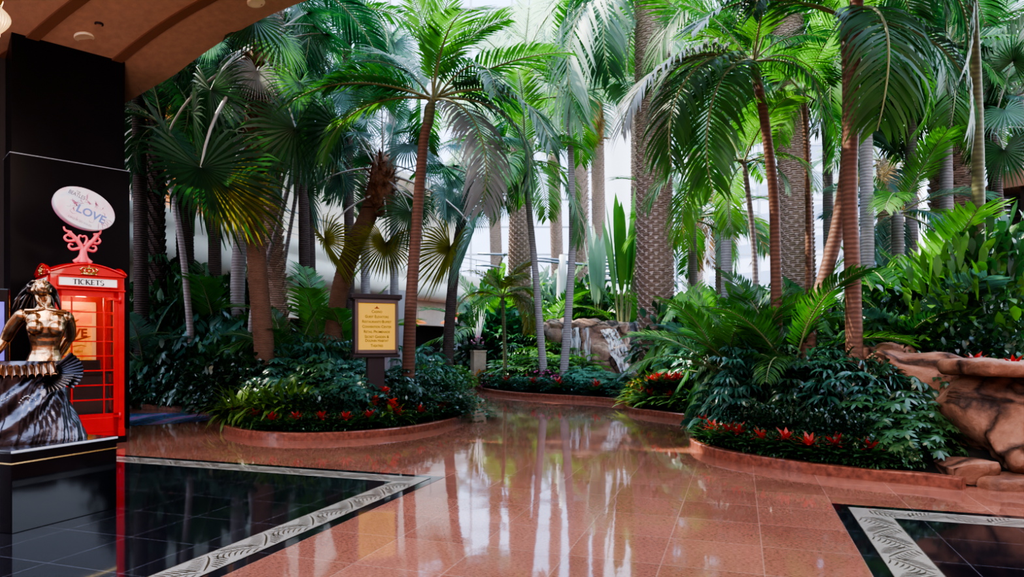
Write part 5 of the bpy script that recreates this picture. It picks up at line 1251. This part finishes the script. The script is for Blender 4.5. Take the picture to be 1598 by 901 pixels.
# poster, counter and ticket machine inside
m, nt, b = newmat('poster_print'); tc = N(nt,'ShaderNodeTexCoord'); nz = N(nt,'ShaderNodeTexNoise'); setin(nz,Scale=5.0,Detail=2.0,Distortion=1.5); cr = N(nt,'ShaderNodeValToRGB'); e = cr.color_ramp.elements
e[0].position=.35; e[0].color=rgb((0.75,0.20,0.02)); e[1].position=.6; e[1].color=rgb((0.85,0.45,0.05)); nt.links.new(tc.outputs['Object'],nz.inputs['Vector']); nt.links.new(nz.outputs['Fac'],cr.inputs[0]); nt.links.new(cr.outputs[0],b.inputs['Base Color']); nt.links.new(cr.outputs[0],b.inputs['Emission Color']); setin(b,Emission_Strength=0.5,Roughness=.4)
pz = 1.47; po = thing('poster', 'glowing orange and yellow poster inside the red ticket booth', 'poster', bt.matrix_basis @ Vector((0,0,0)), rzB)
Mb = Matrix.Translation((-6.06,8.83,0)) @ Matrix.Rotation(rzB,4,'Z'); po.matrix_basis = Mb @ Matrix.Translation((BW/2-0.07,BW-0.075,pz))
mb = MB(); mb.box((0,0,0),(.60,.012,.95)); obj('print', mb, m, po)
mb = MB()
for c_,s_ in (((0,-.008,.49),(.66,.02,.05)),((0,-.008,-.49),(.66,.02,.05)),((-.31,-.008,0),(.05,.02,1.0)),((.31,-.008,0),(.05,.02,1.0))): mb.box(c_,s_)
obj('frame', mb, plain('poster_frame',(0.75,0.5,0.2),.4,emit=(1,.6,.2),es=.25), po)
mb = MB(); RX = Matrix.Rotation(PI/2,4,'X')
text_mesh(mb,'LOVE',.17,Matrix.Translation((0.02,-.0075,.06)) @ RX, bold=.006)
def sw(pts,w): mb.strip([Vector((x,-.0078,z)) for x,z in pts],[w*math.sin(PI*(.1+.8*i/(len(pts)-1))) for i in range(len(pts))],Vector((0,0,1)),0)
sw([(-.2,-.03),(-.1,-.06),(.05,-.05),(.2,.0),(.27,.02)],.014); sw([(-.12,.16),(-.05,.2),(.0,.28),(.03,.33)],.02); sw([(.02,.15),(.06,.22),(.12,.26)],.02); sw([(-.22,.38),(-.1,.4),(.1,.39),(.22,.4)],.006)
sw([(-.2,-.12),(0,-.14),(.15,-.11),(.22,-.13)],.006)
text_mesh(mb,'Cirque du Soleil',.052,Matrix.Translation((0,-.0075,-.2)) @ RX)
for k in range(5): sw([(-.24,-.27-.028*k),(.24,-.27-.028*k)],.005)
obj('printing', mb, plain('poster_ink',(0.28,0.04,0.02),.5), po)
ct = thing('ticket_counter', 'dark counter with a till inside the lower half of the red ticket booth', 'counter', (0,0,0)); ct.matrix_basis = Mb @ Matrix.Translation((BW/2,BW/2+.12,.11))
mb = MB(); mb.box((0,0,.42),(.66,.40,.84),None,0,.01); obj('body', mb, M['dark_in'], ct)
mb = MB(); mb.box((0,-.02,.86),(.7,.46,.04),None,0,.008); obj('counter_top', mb, M['black_gloss'], ct)
mb = MB(); mb.box((.1,.0,.955),(.3,.2,.14),Matrix.Rotation(-.15,3,'X'),0,.01); mb.box((-.16,0,.93),(.14,.16,.09),None,0,.01); obj('till', mb, M['black'], ct)
# oval sign on its scrolled bracket
ov = thing('oval_sign', 'tilted white and pink oval sign on a curly red bracket above the ticket booth', 'sign', (0,0,0)); ov.matrix_basis = Mb @ Matrix.Translation((0.40,0.16,2.49))
EL = Matrix.Translation((0.02,0,0.74)) @ Matrix.Rotation(math.radians(22),4,'Y')
m, nt, b = newmat('oval_face'); tc = N(nt,'ShaderNodeTexCoord'); nz = N(nt,'ShaderNodeTexNoise'); setin(nz,Scale=3.2,Detail=2.0,Distortion=.8); cr = N(nt,'ShaderNodeValToRGB'); e = cr.color_ramp.elements
e[0].position=.3; e[0].color=rgb((0.42,0.48,0.62)); e[1].position=.7; e[1].color=rgb((0.62,0.32,0.42)); k=e.new(.5); k.color=rgb((0.60,0.55,0.60)); nt.links.new(tc.outputs['Object'],nz.inputs['Vector']); nt.links.new(nz.outputs['Fac'],cr.inputs[0]); nt.links.new(cr.outputs[0],b.inputs['Base Color']); nt.links.new(cr.outputs[0],b.inputs['Emission Color']); setin(b,Emission_Strength=.35,Roughness=.25)
M['oval'] = m
rx, rz_ = .375, .265
mb = MB(); RXm = Matrix.Rotation(PI/2,4,'X')
def ell(k,y,n=48): return [EL @ Vector((rx*k*math.cos(2*PI*i/n), y, rz_*k*math.sin(2*PI*i/n))) for i in range(n)]
o = ell(.98,-.06)+ell(1,-.045)+ell(1,.045)+ell(.98,.06); n=48
mb.add(o, [tuple(range(n-1,-1,-1)),tuple(range(3*n,4*n))]+[(j*n+i,j*n+(i+1)%n,(j+1)*n+(i+1)%n,(j+1)*n+i) for j in range(3) for i in range(n)],0,False); obj('front_disc', mb, M['oval'], ov)
mb = MB(); o = ell(.97,.06)+ell(.97,.15); mb.add(o,[tuple(range(n-1,-1,-1)),tuple(range(n,2*n))]+[(i,(i+1)%n,n+(i+1)%n,n+i) for i in range(n)],0,False); obj('back_disc', mb, plain('oval_pink',(0.55,0.22,0.38),.4,emit=(.9,.3,.5),es=.2), ov)
mb = MB()
for s_,z,x,siz,wd in (('THE',.165,-.155,.028,None),('BEATLES',.118,-.155,.075,.20),): text_mesh(mb,s_,siz,EL @ Matrix.Translation((x,-.0615,z)) @ RXm,width=wd,bold=.001)
text_mesh(mb,'CIRQUE DU SOLEIL',.036,EL @ Matrix.Translation((.01,-.0615,-.195)) @ RXm,width=.30)
obj('dark_lettering', mb, plain('oval_ink',(.10,.08,.13),.5), ov)
mb = MB(); text_mesh(mb,'LOVE',.15,EL @ Matrix.Translation((.09,-.0615,-.045)) @ RXm,width=.36,bold=.004); obj('blue_lettering', mb, plain('oval_blue',(.14,.20,.48),.5), ov)
mb = MB(); r = random.Random(2)
def sq(pts,w): mb.strip([EL @ Vector((x,-.0625,z)) for x,z in pts],[w*math.sin(PI*(.08+.84*i/(len(pts)-1))) for i in range(len(pts))],(EL.to_3x3() @ Vector((.5,0,.85))).normalized(),0)
for i in range(26):
    a = r.uniform(0,6.28); x,z = .08+.19*math.cos(a), -.03+.10*math.sin(a); p = [(x,z)]
    for k in range(5): a += r.uniform(-.9,1.1); x += .022*math.cos(a); z += .022*math.sin(a); p.append((x,z))
    sq(p,.005)
sq([(-.04,.07),(-.03,.13),(-.05,.18),(-.035,.23)],.010); sq([(-.04,.07),(.0,.10),(.03,.08),(.05,.1)],.012); sq([(.09,.06),(.1,.11),(.08,.13),(.1,.17)],.010); sq([(.07,.12),(.1,.12),(.13,.1)],.008); sq([(-.14,.03),(-.10,-.02),(-.13,-.06),(-.1,-.1)],.012); sq([(-.2,.02),(-.16,.03),(-.12,.0)],.009)
obj('pink_flourishes', mb, plain('oval_rose',(.42,.12,.24),.5), ov)
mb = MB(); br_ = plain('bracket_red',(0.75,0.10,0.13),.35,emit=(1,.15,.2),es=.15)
def curl(pts, w0, w1): q = catmull([Vector((x,0,z)) for x,z in pts],5); mb.tube(q,[lerp(w0,w1,i/(len(q)-1)) for i in range(len(q))],7)
curl([(-.10,0),(-.03,.06),(.0,.16),(-.03,.25),(-.09,.33),(-.16,.40)],.035,.03); curl([(.10,0),(.04,.06),(.02,.16),(.06,.24),(.12,.31),(.18,.40)],.035,.03); curl([(0,0),(0,.1),(0,.2)],.06,.03)
for s_ in (-1,1):
    curl([(s_*.03,.2),(s_*.12,.17),(s_*.16,.20),(s_*.15,.24),(s_*.11,.235)],.022,.012); curl([(s_*.07,.3),(s_*.17,.28),(s_*.21,.32),(s_*.18,.36),(s_*.14,.34)],.022,.012); curl([(s_*.02,.24),(s_*.05,.32),(s_*.03,.37),(s_*-.005,.35)],.02,.012); curl([(s_*.13,.4),(s_*.2,.42),(s_*.22,.47)],.022,.012)
obj('scroll_bracket', mb, br_, ov)

# ---------------------------------------------------------------- directory sign
sx = P(586,640,10.8); gz = soil_z(sx.x,sx.y); SP = Matrix.Rotation(PI/2,4,'X')
ds = thing('directory_sign', 'dark wooden directory sign with a glowing yellow panel on a post in the flower bed', 'sign', (sx.x,sx.y,gz), math.radians(26))
zc = CH-(510-HY)/F*10.8-gz; PW, PH = .70, .90
mb = MB(); mb.box((0,0.02,(zc-PH/2)/2-.05),(.27,.16,zc-PH/2+.1),None,0,.008); obj('post', mb, M['sign_frame'], ds)
mb = MB(); mb.box((0,0.03,zc),(PW,.20,PH),None,0,.008); obj('case', mb, M['sign_frame'], ds)
mb = MB(); mb.box((0,.02,zc+PH/2+.03),(PW+.12,.27,.075),None,0,.012); mb.box((0,.02,zc+PH/2-.015),(PW+.06,.24,.03),None,0,.006); obj('cap', mb, M['sign_frame'], ds)
mb = MB(); mb.box((0,.02,zc-PH/2-.02),(PW+.06,.24,.05),None,0,.01); obj('sill', mb, M['sign_frame'], ds)
mb = MB()
for c_,s_ in (((-.32,-.085,zc),(.05,.03,.86)),((.32,-.085,zc),(.05,.03,.86)),((0,-.085,zc+.40),(.68,.03,.06)),((0,-.085,zc-.40),(.68,.03,.06))): mb.box(c_,s_,None,0,.006)
obj('bezel', mb, M['sign_bezel'], ds)
mb = MB(); mb.box((0,-.078,zc),(.59,.012,.76)); pn = obj('panel', mb, M['sign_panel'], ds)
mb = MB()
for i,(s_,w_) in enumerate([('Casino',.17),('Guest Elevators',.38),('Restaurants·Buffet',.47),('Convention Center',.47),('Retail Promenade',.42),('Secret Garden &',.39),('Dolphin Habitat',.37),('Theatres',.20)]):
    z = zc+.235-.080*i-(.0 if i<6 else -.018)
    text_mesh(mb,s_,.062,Matrix.Translation((0,-.0855,z)) @ SP,smallcaps=True,width=w_,bold=.0006)
obj('lettering', mb, M['sign_text'], pn)
mb = MB(); mb.prism([(-.045,0),(.045,0),(.03,.012),(.012,.018),(0,.045),(-.012,.018),(-.03,.012)],-.0855,-.0845,0,Matrix.Translation((0,0,zc+.285)) @ Matrix(((1,0,0,0),(0,0,1,0),(0,1,0,0),(0,0,0,1)))); obj('emblem', mb, M['sign_red'], pn)

# ---------------------------------------------------------------- rocks
def boulder(name, c, size, label, mat, seed, pw=0.55, noise_=0.10, undercut=0.0, rz=0.0, crack=0.05, sub=5, scale=1.0):
    bm = bmesh.new(); bmesh.ops.create_icosphere(bm, subdivisions=sub, radius=1.0); sd = Vector((seed*13.1,seed*7.7,seed*3.3))
    rp_ = random.Random(seed); planes = [(rdir(rp_,-1,1), rp_.uniform(0.84,0.98)) for _ in range(12)] if mat == 'rock' and size[2] > 0.25 else []
    for v in bm.verts:
        p = v.co.copy(); q = Vector([math.copysign(abs(a)**pw, a) for a in p]); m_ = max(abs(q.x),abs(q.y),abs(q.z)); q = q*(0.55+0.45/max(m_,0.3))
        if undercut: k = 1-undercut*max(0,(0.55-q.z))*0.62; q.x *= k; q.y *= k
        w = Vector((q.x*size[0],q.y*size[1],q.z*size[2]))/2
        f = noise.fractal(w*1.5*scale+sd,1.0,2.0,5)*noise_*1.4+noise.noise(w*4.5*scale+sd)*noise_*0.25
        rg = 1-abs(noise.noise(Vector((w.x*1.3,w.y*1.3,w.z*2.2))*scale+sd*2)); f -= crack*max(0,rg-0.9)*10*1.0
        for n_, d_ in planes:
            e_ = Vector((w.x/size[0],w.y/size[1],w.z/size[2])).dot(n_)*2-d_
            if e_ > 0: w -= Vector((n_.x*size[0],n_.y*size[1],n_.z*size[2]))*e_*0.5
        v.co = w+p.normalized()*f
    me = bpy.data.meshes.new(name); bm.to_mesh(me); bm.free()
    for p_ in me.polygons: p_.use_smooth = True
    me.materials.append(M[mat]); o = link(name, me, None, c, (0,0,rz)); return tag(o, label, 'rock')
# big red rock on the right
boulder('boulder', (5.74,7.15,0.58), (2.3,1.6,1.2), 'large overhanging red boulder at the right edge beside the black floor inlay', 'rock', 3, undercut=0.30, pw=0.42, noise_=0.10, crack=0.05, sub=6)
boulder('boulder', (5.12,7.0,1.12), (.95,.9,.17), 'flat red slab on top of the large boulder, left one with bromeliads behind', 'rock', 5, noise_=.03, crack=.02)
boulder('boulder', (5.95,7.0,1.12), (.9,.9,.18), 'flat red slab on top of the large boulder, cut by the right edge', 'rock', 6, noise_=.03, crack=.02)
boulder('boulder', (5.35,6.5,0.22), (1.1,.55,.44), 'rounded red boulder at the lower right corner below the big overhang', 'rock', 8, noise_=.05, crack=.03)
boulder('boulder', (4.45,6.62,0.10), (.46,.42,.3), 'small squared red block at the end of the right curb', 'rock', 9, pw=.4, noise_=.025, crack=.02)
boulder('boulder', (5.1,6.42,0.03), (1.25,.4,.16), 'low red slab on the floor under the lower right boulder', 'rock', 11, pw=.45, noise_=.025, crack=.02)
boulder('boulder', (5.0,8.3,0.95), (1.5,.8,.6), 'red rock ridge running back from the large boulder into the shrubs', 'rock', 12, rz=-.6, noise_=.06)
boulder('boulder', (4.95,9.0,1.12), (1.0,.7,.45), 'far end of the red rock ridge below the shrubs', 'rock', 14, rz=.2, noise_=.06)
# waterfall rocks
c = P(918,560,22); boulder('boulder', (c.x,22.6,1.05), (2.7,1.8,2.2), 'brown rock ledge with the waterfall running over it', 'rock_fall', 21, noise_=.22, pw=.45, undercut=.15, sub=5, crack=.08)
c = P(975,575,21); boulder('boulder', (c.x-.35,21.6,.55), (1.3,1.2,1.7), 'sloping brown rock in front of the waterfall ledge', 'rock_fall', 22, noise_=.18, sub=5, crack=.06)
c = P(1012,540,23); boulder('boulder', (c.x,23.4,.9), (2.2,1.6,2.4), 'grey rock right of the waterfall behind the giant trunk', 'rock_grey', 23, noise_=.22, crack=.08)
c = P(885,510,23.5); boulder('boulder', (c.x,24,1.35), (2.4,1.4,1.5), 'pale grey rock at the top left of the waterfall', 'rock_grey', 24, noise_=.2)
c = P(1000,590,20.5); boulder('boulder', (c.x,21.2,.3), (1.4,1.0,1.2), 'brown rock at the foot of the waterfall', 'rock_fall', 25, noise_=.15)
mb = MB()
def fall(pts, w):
    q = catmull([P(*p) for p in pts],6); mb.strip([p_+Vector((.06*noise.noise(Vector((p_.z*3,w*50,0))),-.03,0)) for p_ in q],[w for i in range(len(q))],Vector((1,0,0.15)).normalized())
wf = []
for pts,w in (([(896,512,21.6),(897,530,21.5),(899,555,21.45),(900,580,21.4)],.16),([(914,512,21.6),(916,540,21.5),(918,575,21.4)],.10),([(945,514,21.3),(953,530,21.0),(962,552,20.8),(976,580,20.6),(985,612,20.5)],.16),([(955,514,21.3),(968,535,21.0),(980,560,20.8),(990,600,20.5)],.11),([(880,513,21.7),(880,545,21.6)],.06)):
    fall(pts,w)
o = obj('waterfall', mb, M['water']); tag(o,'thin white streams of water running down the brown rock ledge','waterfall'); o['kind'] = 'stuff'
# blue-grey rods
t = thing('rod_sculpture','bundle of blue-grey horizontal metal rods on a pale post in front of the banana plants','sculpture',P(875,540,26)*1.0+Vector((0,0,-1.0)))
tb = t.location
for (x0,y0,x1,y1,r_,Y0,Y1) in [(745,396,835,402,.05,26,26),(800,404,1010,424,.055,26,26),(835,402,905,412,.05,26,26),(945,397,992,402,.09,25.6,25.6),(940,408,1008,416,.06,25.5,25.6),(938,413,1012,421,.06,25.7,25.5),(946,419,1006,428,.055,25.4,25.6),(936,424,1012,431,.06,25.8,25.4),(950,430,1010,437,.07,25.4,25.5),(940,427,990,433,.05,25.3,25.6),(928,436,985,442,.06,25.7,25.5),(960,441,1010,446,.06,25.4,25.5),(935,404,985,410,.05,25.3,25.5),(955,412,1012,414,.05,25.3,25.6),(742,414,784,418,.05,25.8,25.8)]:
    mb = MB(); a,b_ = P(x0,y0,Y0)-tb, P(x1,y1,Y1)-tb; mb.tube([a, a.lerp(b_,.5)+Vector((0,-.02,.03)), b_],[r_*.7,r_,r_*.6],8); obj('rod', mb, M['rod'], t)
mb = MB(); mb.tube([Vector((0,0,-.6)),Vector((.02,0,1.4)),P(877,430,26)-tb,P(878,398,26)-tb],[.24,.22,.19,.12],12); obj('post', mb, M['white_col'], t)
for a in (-.5,.55):
    mb = MB(); mb.tube([Vector((0,0,1.7)),Vector((a,-.05,2.4))],[.09,.03],8); obj('branch_stub', mb, M['white_col'], t)
# flower pedestal
c = G(746,604); t = thing('flower_pedestal','square sandstone pedestal carrying flowers at the left end of the centre bed','pedestal',(c.x,c.y+.1,0),.35)
mb = MB(); mb.box((0,0,.58),(.42,.42,1.16),None,0,.01); obj('shaft', mb, M['stone_post'], t)
mb = MB(); mb.box((0,0,1.18),(.47,.47,.05),None,0,.01); obj('cap', mb, M['stone_post'], t)
ar = thing('flower_arrangement','tall arrangement of pale branches, pink flowers and blue-green succulents on the sandstone pedestal','flowers',(c.x,c.y+.1,1.205))
mb = MB(); mb.lathe([(.10,0),(.16,.05),(.19,.12),(.17,.14),(.001,.13)],18); obj('bowl', mb, M['rock_grey'], ar)
r = random.Random(6); mb = MB()
for i in range(26):
    a = r.uniform(0,6.28); d = r.uniform(.05,.32); h = r.uniform(.9,1.55); mb.tube([(0,0,.1),(d*.4*math.cos(a),d*.4*math.sin(a),h*.5),(d*math.cos(a)+r.uniform(-.05,.05),d*math.sin(a),h)],[.012,.009,.004],4)
obj('branches', mb, plain('pale_branches',(.75,.75,.82),.5), ar)
mb = MB()
for i in range(120): leaf(mb, Vector((r.uniform(-.2,.2),r.uniform(-.2,.2),.12)), rdir(r,-.2,.7), r.uniform(.1,.2), .035, .5)
obj('succulent_leaves', mb, M['lf_b'], ar)
for x,y,z,s_ in ((-.2,-.12,.25,.1),(-.12,-.2,.2,.09),(.16,-.1,.22,.08),(.0,-.1,.42,.09),(-.08,-.05,.33,.08),(.1,.0,.38,.07)):
    mb = MB()
    for k in range(22): leaf(mb, Vector((x,y,z)), rdir(r,-.3,1), s_*r.uniform(.8,1.2), s_*.3, .3)
    obj('pink_flower', mb, plain('pink_bloom',(.75,.38,.55),.5) if 'pinkb' not in M else M['pinkb'], ar)
# second small bed's far edge flowers on the left of the path
for px,py,Y in ((718,566,26),(726,572,25),(733,578,24)):
    p = P(px,py,Y); plant('croton', p.x, p.y, .7, .5, 'fl_or', 'orange croton behind the flower pedestal across the far path', 'far orange crotons')
for px,py,Y in ((700,568,27),(712,560,28)):
    p = P(px,py,Y); plant('strap', p.x, p.y, .8, .7, 'sp', 'bright strap plant along the far path left of the pedestal', 'far strap plants')
# ---------------------------------------------------------------- restaurant glimpsed at the back
c = P(716,520,29.6); t = thing('curtain','pale grey pleated curtain in the restaurant opening behind the flower pedestal','curtain',(c.x,c.y,0))
mb = MB(); mb.grid(lambda u,v: Vector((-.45+.9*u,.06*math.sin(u*40),.25+2.1*v)),60,4); obj('drape', mb, plain('curtain_cloth',(.55,.54,.62),.8), t)
mb = MB(); mb.tube([(-.55,0,2.38),(.55,0,2.38)],.025,8); obj('rail', mb, M['mullion'], t)
c = P(717,494,29.2); mb = MB(); text_mesh(mb,'rpm',.5,Matrix.Translation((0,0,0)) @ Matrix.Rotation(PI/2,4,'X'),bold=.02,depth=.03) if False else [mb.tube(catmull([Vector((x+.05*math.sin(3*k),0,-.1)),Vector((x+.04,0,.16)),Vector((x+.12,0,.0)),Vector((x+.14,0,-.14))],4),.035,6) for k,x in enumerate((-.3,-.14,.02,.16))]
o = obj('neon_sign', mb, plain('neon_red',(.6,.05,.06),.4,emit=(1,.1,.12),es=1.5), loc=c); tag(o,'small red neon script sign above the pale restaurant curtain','sign')
def chair(px, Y, rz, label):
    c = P(px,560,Y); t = thing('dining_chair',label,'chair',(c.x,c.y,0),rz)
    dm = M['dark_slat']; mb = MB(); mb.box((0,0,.46),(.5,.5,.08),None,0,.02); obj('seat', mb, dm, t); mb = MB(); mb.box((0,.24,.78),(.5,.07,.6),None,0,.02); obj('backrest', mb, dm, t)
    for x in (-.21,.21):
        for y in (-.21,.21): mb = MB(); mb.tube([(x,y,0),(x,y,.44)],.025,6); obj('leg', mb, dm, t)
chair(712,27.6,2.9,'dark restaurant chair just left of the flower pedestal'); chair(690,29.4,.4,'dark restaurant chair beside the small table left of the curtain'); chair(672,30.4,2.2,'dark restaurant chair furthest left in the restaurant opening')
c = P(682,550,30.2); t = thing('dining_table','small restaurant table with white cloth left of the curtain','table',(c.x,c.y,0))
mb = MB(); mb.lathe([(.44,.72),(.46,.75),(.001,.755)],24); mb.lathe([(.46,.75),(.47,.6),(.46,.5)],24); obj('tablecloth', mb, M['white_col'], t); mb = MB(); mb.lathe([(.25,0),(.25,.03),(.04,.05),(.04,.72)],16); obj('pedestal_leg', mb, M['dark_slat'], t)
for dx,dy,k in ((-.15,-.1,0),(.12,-.15,1),(.05,.15,2)):
    mb = MB(); mb.lathe([(.03,0),(.006,.01),(.006,.09),(.035,.13),(.032,.2),(.028,.2)],12); o = obj('wine_glass', mb, plain('glassware',(.7,.75,.8),.1), loc=(c.x+dx,c.y+dy,.755)); tag(o,'wine glass on the white restaurant table','glass','glasses on the restaurant table')
for px,Y in ((652,32),(700,33)):
    c = P(px,503,Y); t = thing('pendant_lamp', 'glowing orange pendant lamp in the dark restaurant, '+('left one' if px<680 else 'right one'),'lamp',c)
    mb = MB(); mb.lathe([(.05,.12),(.3,.04),(.42,-.05),(.35,-.08),(.001,-.05)],18); obj('shade', mb, plain('pendant_orange',(.7,.2,.08),.5,emit=(1,.3,.1),es=1.0), t); mb = MB(); mb.tube([(0,0,.1),(0,0,.6)],.012,5); obj('cord', mb, M['dark_slat'], t)
# small pavilion roof at the far right
c = P(1590,300,15); t = thing('garden_pavilion','brown peaked pavilion roof with dark louvres at the far right edge','pavilion',(c.x,c.y,soil_z(c.x,c.y)),.3); H = c.z-t.location.z
mb = MB(); mb.lathe([(.75,H+.0),(.70,H+.1),(.42,H+.38),(.18,H+.5),(.001,H+.52)],8,smooth=False); obj('roof', mb, plain('pavilion_brown',(.30,.14,.09),.6), t)
mb = MB()
for k in range(9): mb.box((0,0,H-.1-.12*k),(.8,.8,.03),Matrix.Rotation(.12,3,'X'))
obj('louvres', mb, M['dark_slat'], t)
for x in (-.4,.4):
    for y in (-.4,.4): mb = MB(); mb.box((x,y,H/2),(.09,.09,H)); obj('post', mb, M['dark_slat'], t)

c = P(-7,520,7.6); t = thing('light_panel','narrow violet glowing panel at the left edge behind the bronze statue','panel',(c.x,c.y,0),.5)
mb = MB(); mb.box((0,0,1.1),(.16,.02,1.5)); obj('screen', mb, plain('violet_glow',(.12,.08,.45),.4,emit=(.25,.16,1.0),es=.35,var=.5,scale=2), t)
mb = MB(); mb.box((0,.05,1.0),(.24,.07,2.0),None,0,.01); obj('case', mb, M['black_gloss'], t)
SKY, SUN, LOB, EXPO = 7.0, 16.0, 0.55, -0.1
# ================================================================ LIGHT, SKY, CAMERA
w = bpy.data.worlds.new('sky'); scene.world = w; w.use_nodes = True; nt = w.node_tree
bg = nt.nodes['Background']
tc = N(nt, 'ShaderNodeTexCoord'); sp = N(nt, 'ShaderNodeSeparateXYZ'); nt.links.new(tc.outputs['Generated'], sp.inputs[0])
cr = N(nt, 'ShaderNodeValToRGB'); e = cr.color_ramp.elements
e[0].position = 0.0; e[0].color = rgb((0.80,0.86,1.0)); e[1].position = 0.9; e[1].color = rgb((0.46,0.64,1.0))
k = e.new(0.3); k.color = rgb((0.72,0.82,1.0))
nt.links.new(sp.outputs['Z'], cr.inputs[0]); nt.links.new(cr.outputs[0], bg.inputs['Color']); bg.inputs['Strength'].default_value = SKY
def lamp(name, kind, loc, energy, col, **k):
    d = bpy.data.lights.new(name, kind); d.energy = energy; d.color = col
    for a, v in k.items(): setattr(d, a, v)
    o = bpy.data.objects.new(name, d); COL.objects.link(o); o.location = loc; return o
s = lamp('sun', 'SUN', (0,0,30), SUN, (1.0,0.90,0.74), angle=0.02)
s.rotation_euler = Vector((-0.62,0.25,0.78)).to_track_quat('Z', 'Y').to_euler()
def spot(name, loc, tgt, energy, col, size=1.2, blend=0.8, r=0.1):
    o = lamp(name, 'SPOT', loc, energy, col, spot_size=size, spot_blend=blend, shadow_soft_size=r)
    o.rotation_euler = (Vector(loc)-Vector(tgt)).to_track_quat('Z','Y').to_euler(); return o
for i, (x, y) in enumerate([(-5,4),(-1.5,1.5),(2,4),(6,2),(9,5),(-6,7.5),(0,6.5),(4.5,6)]):
    spot('lobby_fill', (x,y,6.2), (x,y,0), 330*LOB, (1.0,0.74,0.56), 1.9, 0.9, 0.15)  # unseen ceiling spots added to light the foreground
spot('pillar_spot', LP1+Vector((0.2,-0.2,-0.1)), (-5.6,9.0,1.5), 260*LOB, (1.0,0.75,0.6), 1.0)
spot('statue_spot', (-2.5,2.0,5.8), (-3.9,5.3,1.4), 500*LOB, (1.0,0.85,0.7), 0.6)
spot('rock_spot', (4.0,3.5,5.5), (5.0,6.7,0.6), 520*LOB, (1.0,0.72,0.5), 0.9)
cam = bpy.data.cameras.new('camera'); co = bpy.data.objects.new('camera', cam); COL.objects.link(co)
co.location = (0,0,CH); co.rotation_euler = (PI/2,0,0); cam.sensor_width = 36; cam.lens = 36*F/1598.0
cam.shift_y = (HY-450.5)/1598.0; cam.clip_end = 400
scene.camera = co
scene.view_settings.view_transform = 'AgX'; scene.view_settings.look = 'AgX - High Contrast'; scene.view_settings.exposure = EXPO
cy = scene.cycles
cy.max_bounces = 7; cy.diffuse_bounces = 3; cy.glossy_bounces = 4; cy.transmission_bounces = 4; cy.transparent_max_bounces = 12
cy.sample_clamp_indirect = 6.0; cy.use_denoising = True; cy.caustics_reflective = False; cy.caustics_refractive = False

lamp('booth_lamp','POINT', Mb @ Vector((BW/2,BW/2,1.98)), 14, (1.0,0.55,0.25), shadow_soft_size=0.06)

for x,y,z,e_ in ((-3.5,4.5,3.6,170),(2.5,2.5,3.6,150),(-5.0,7.2,4.6,110)): lamp('ambient_fill','POINT',(x,y,z),e_,(1.0,0.78,0.62),shadow_soft_size=0.5)  # unseen point lamps added to lift the dark arched ceiling
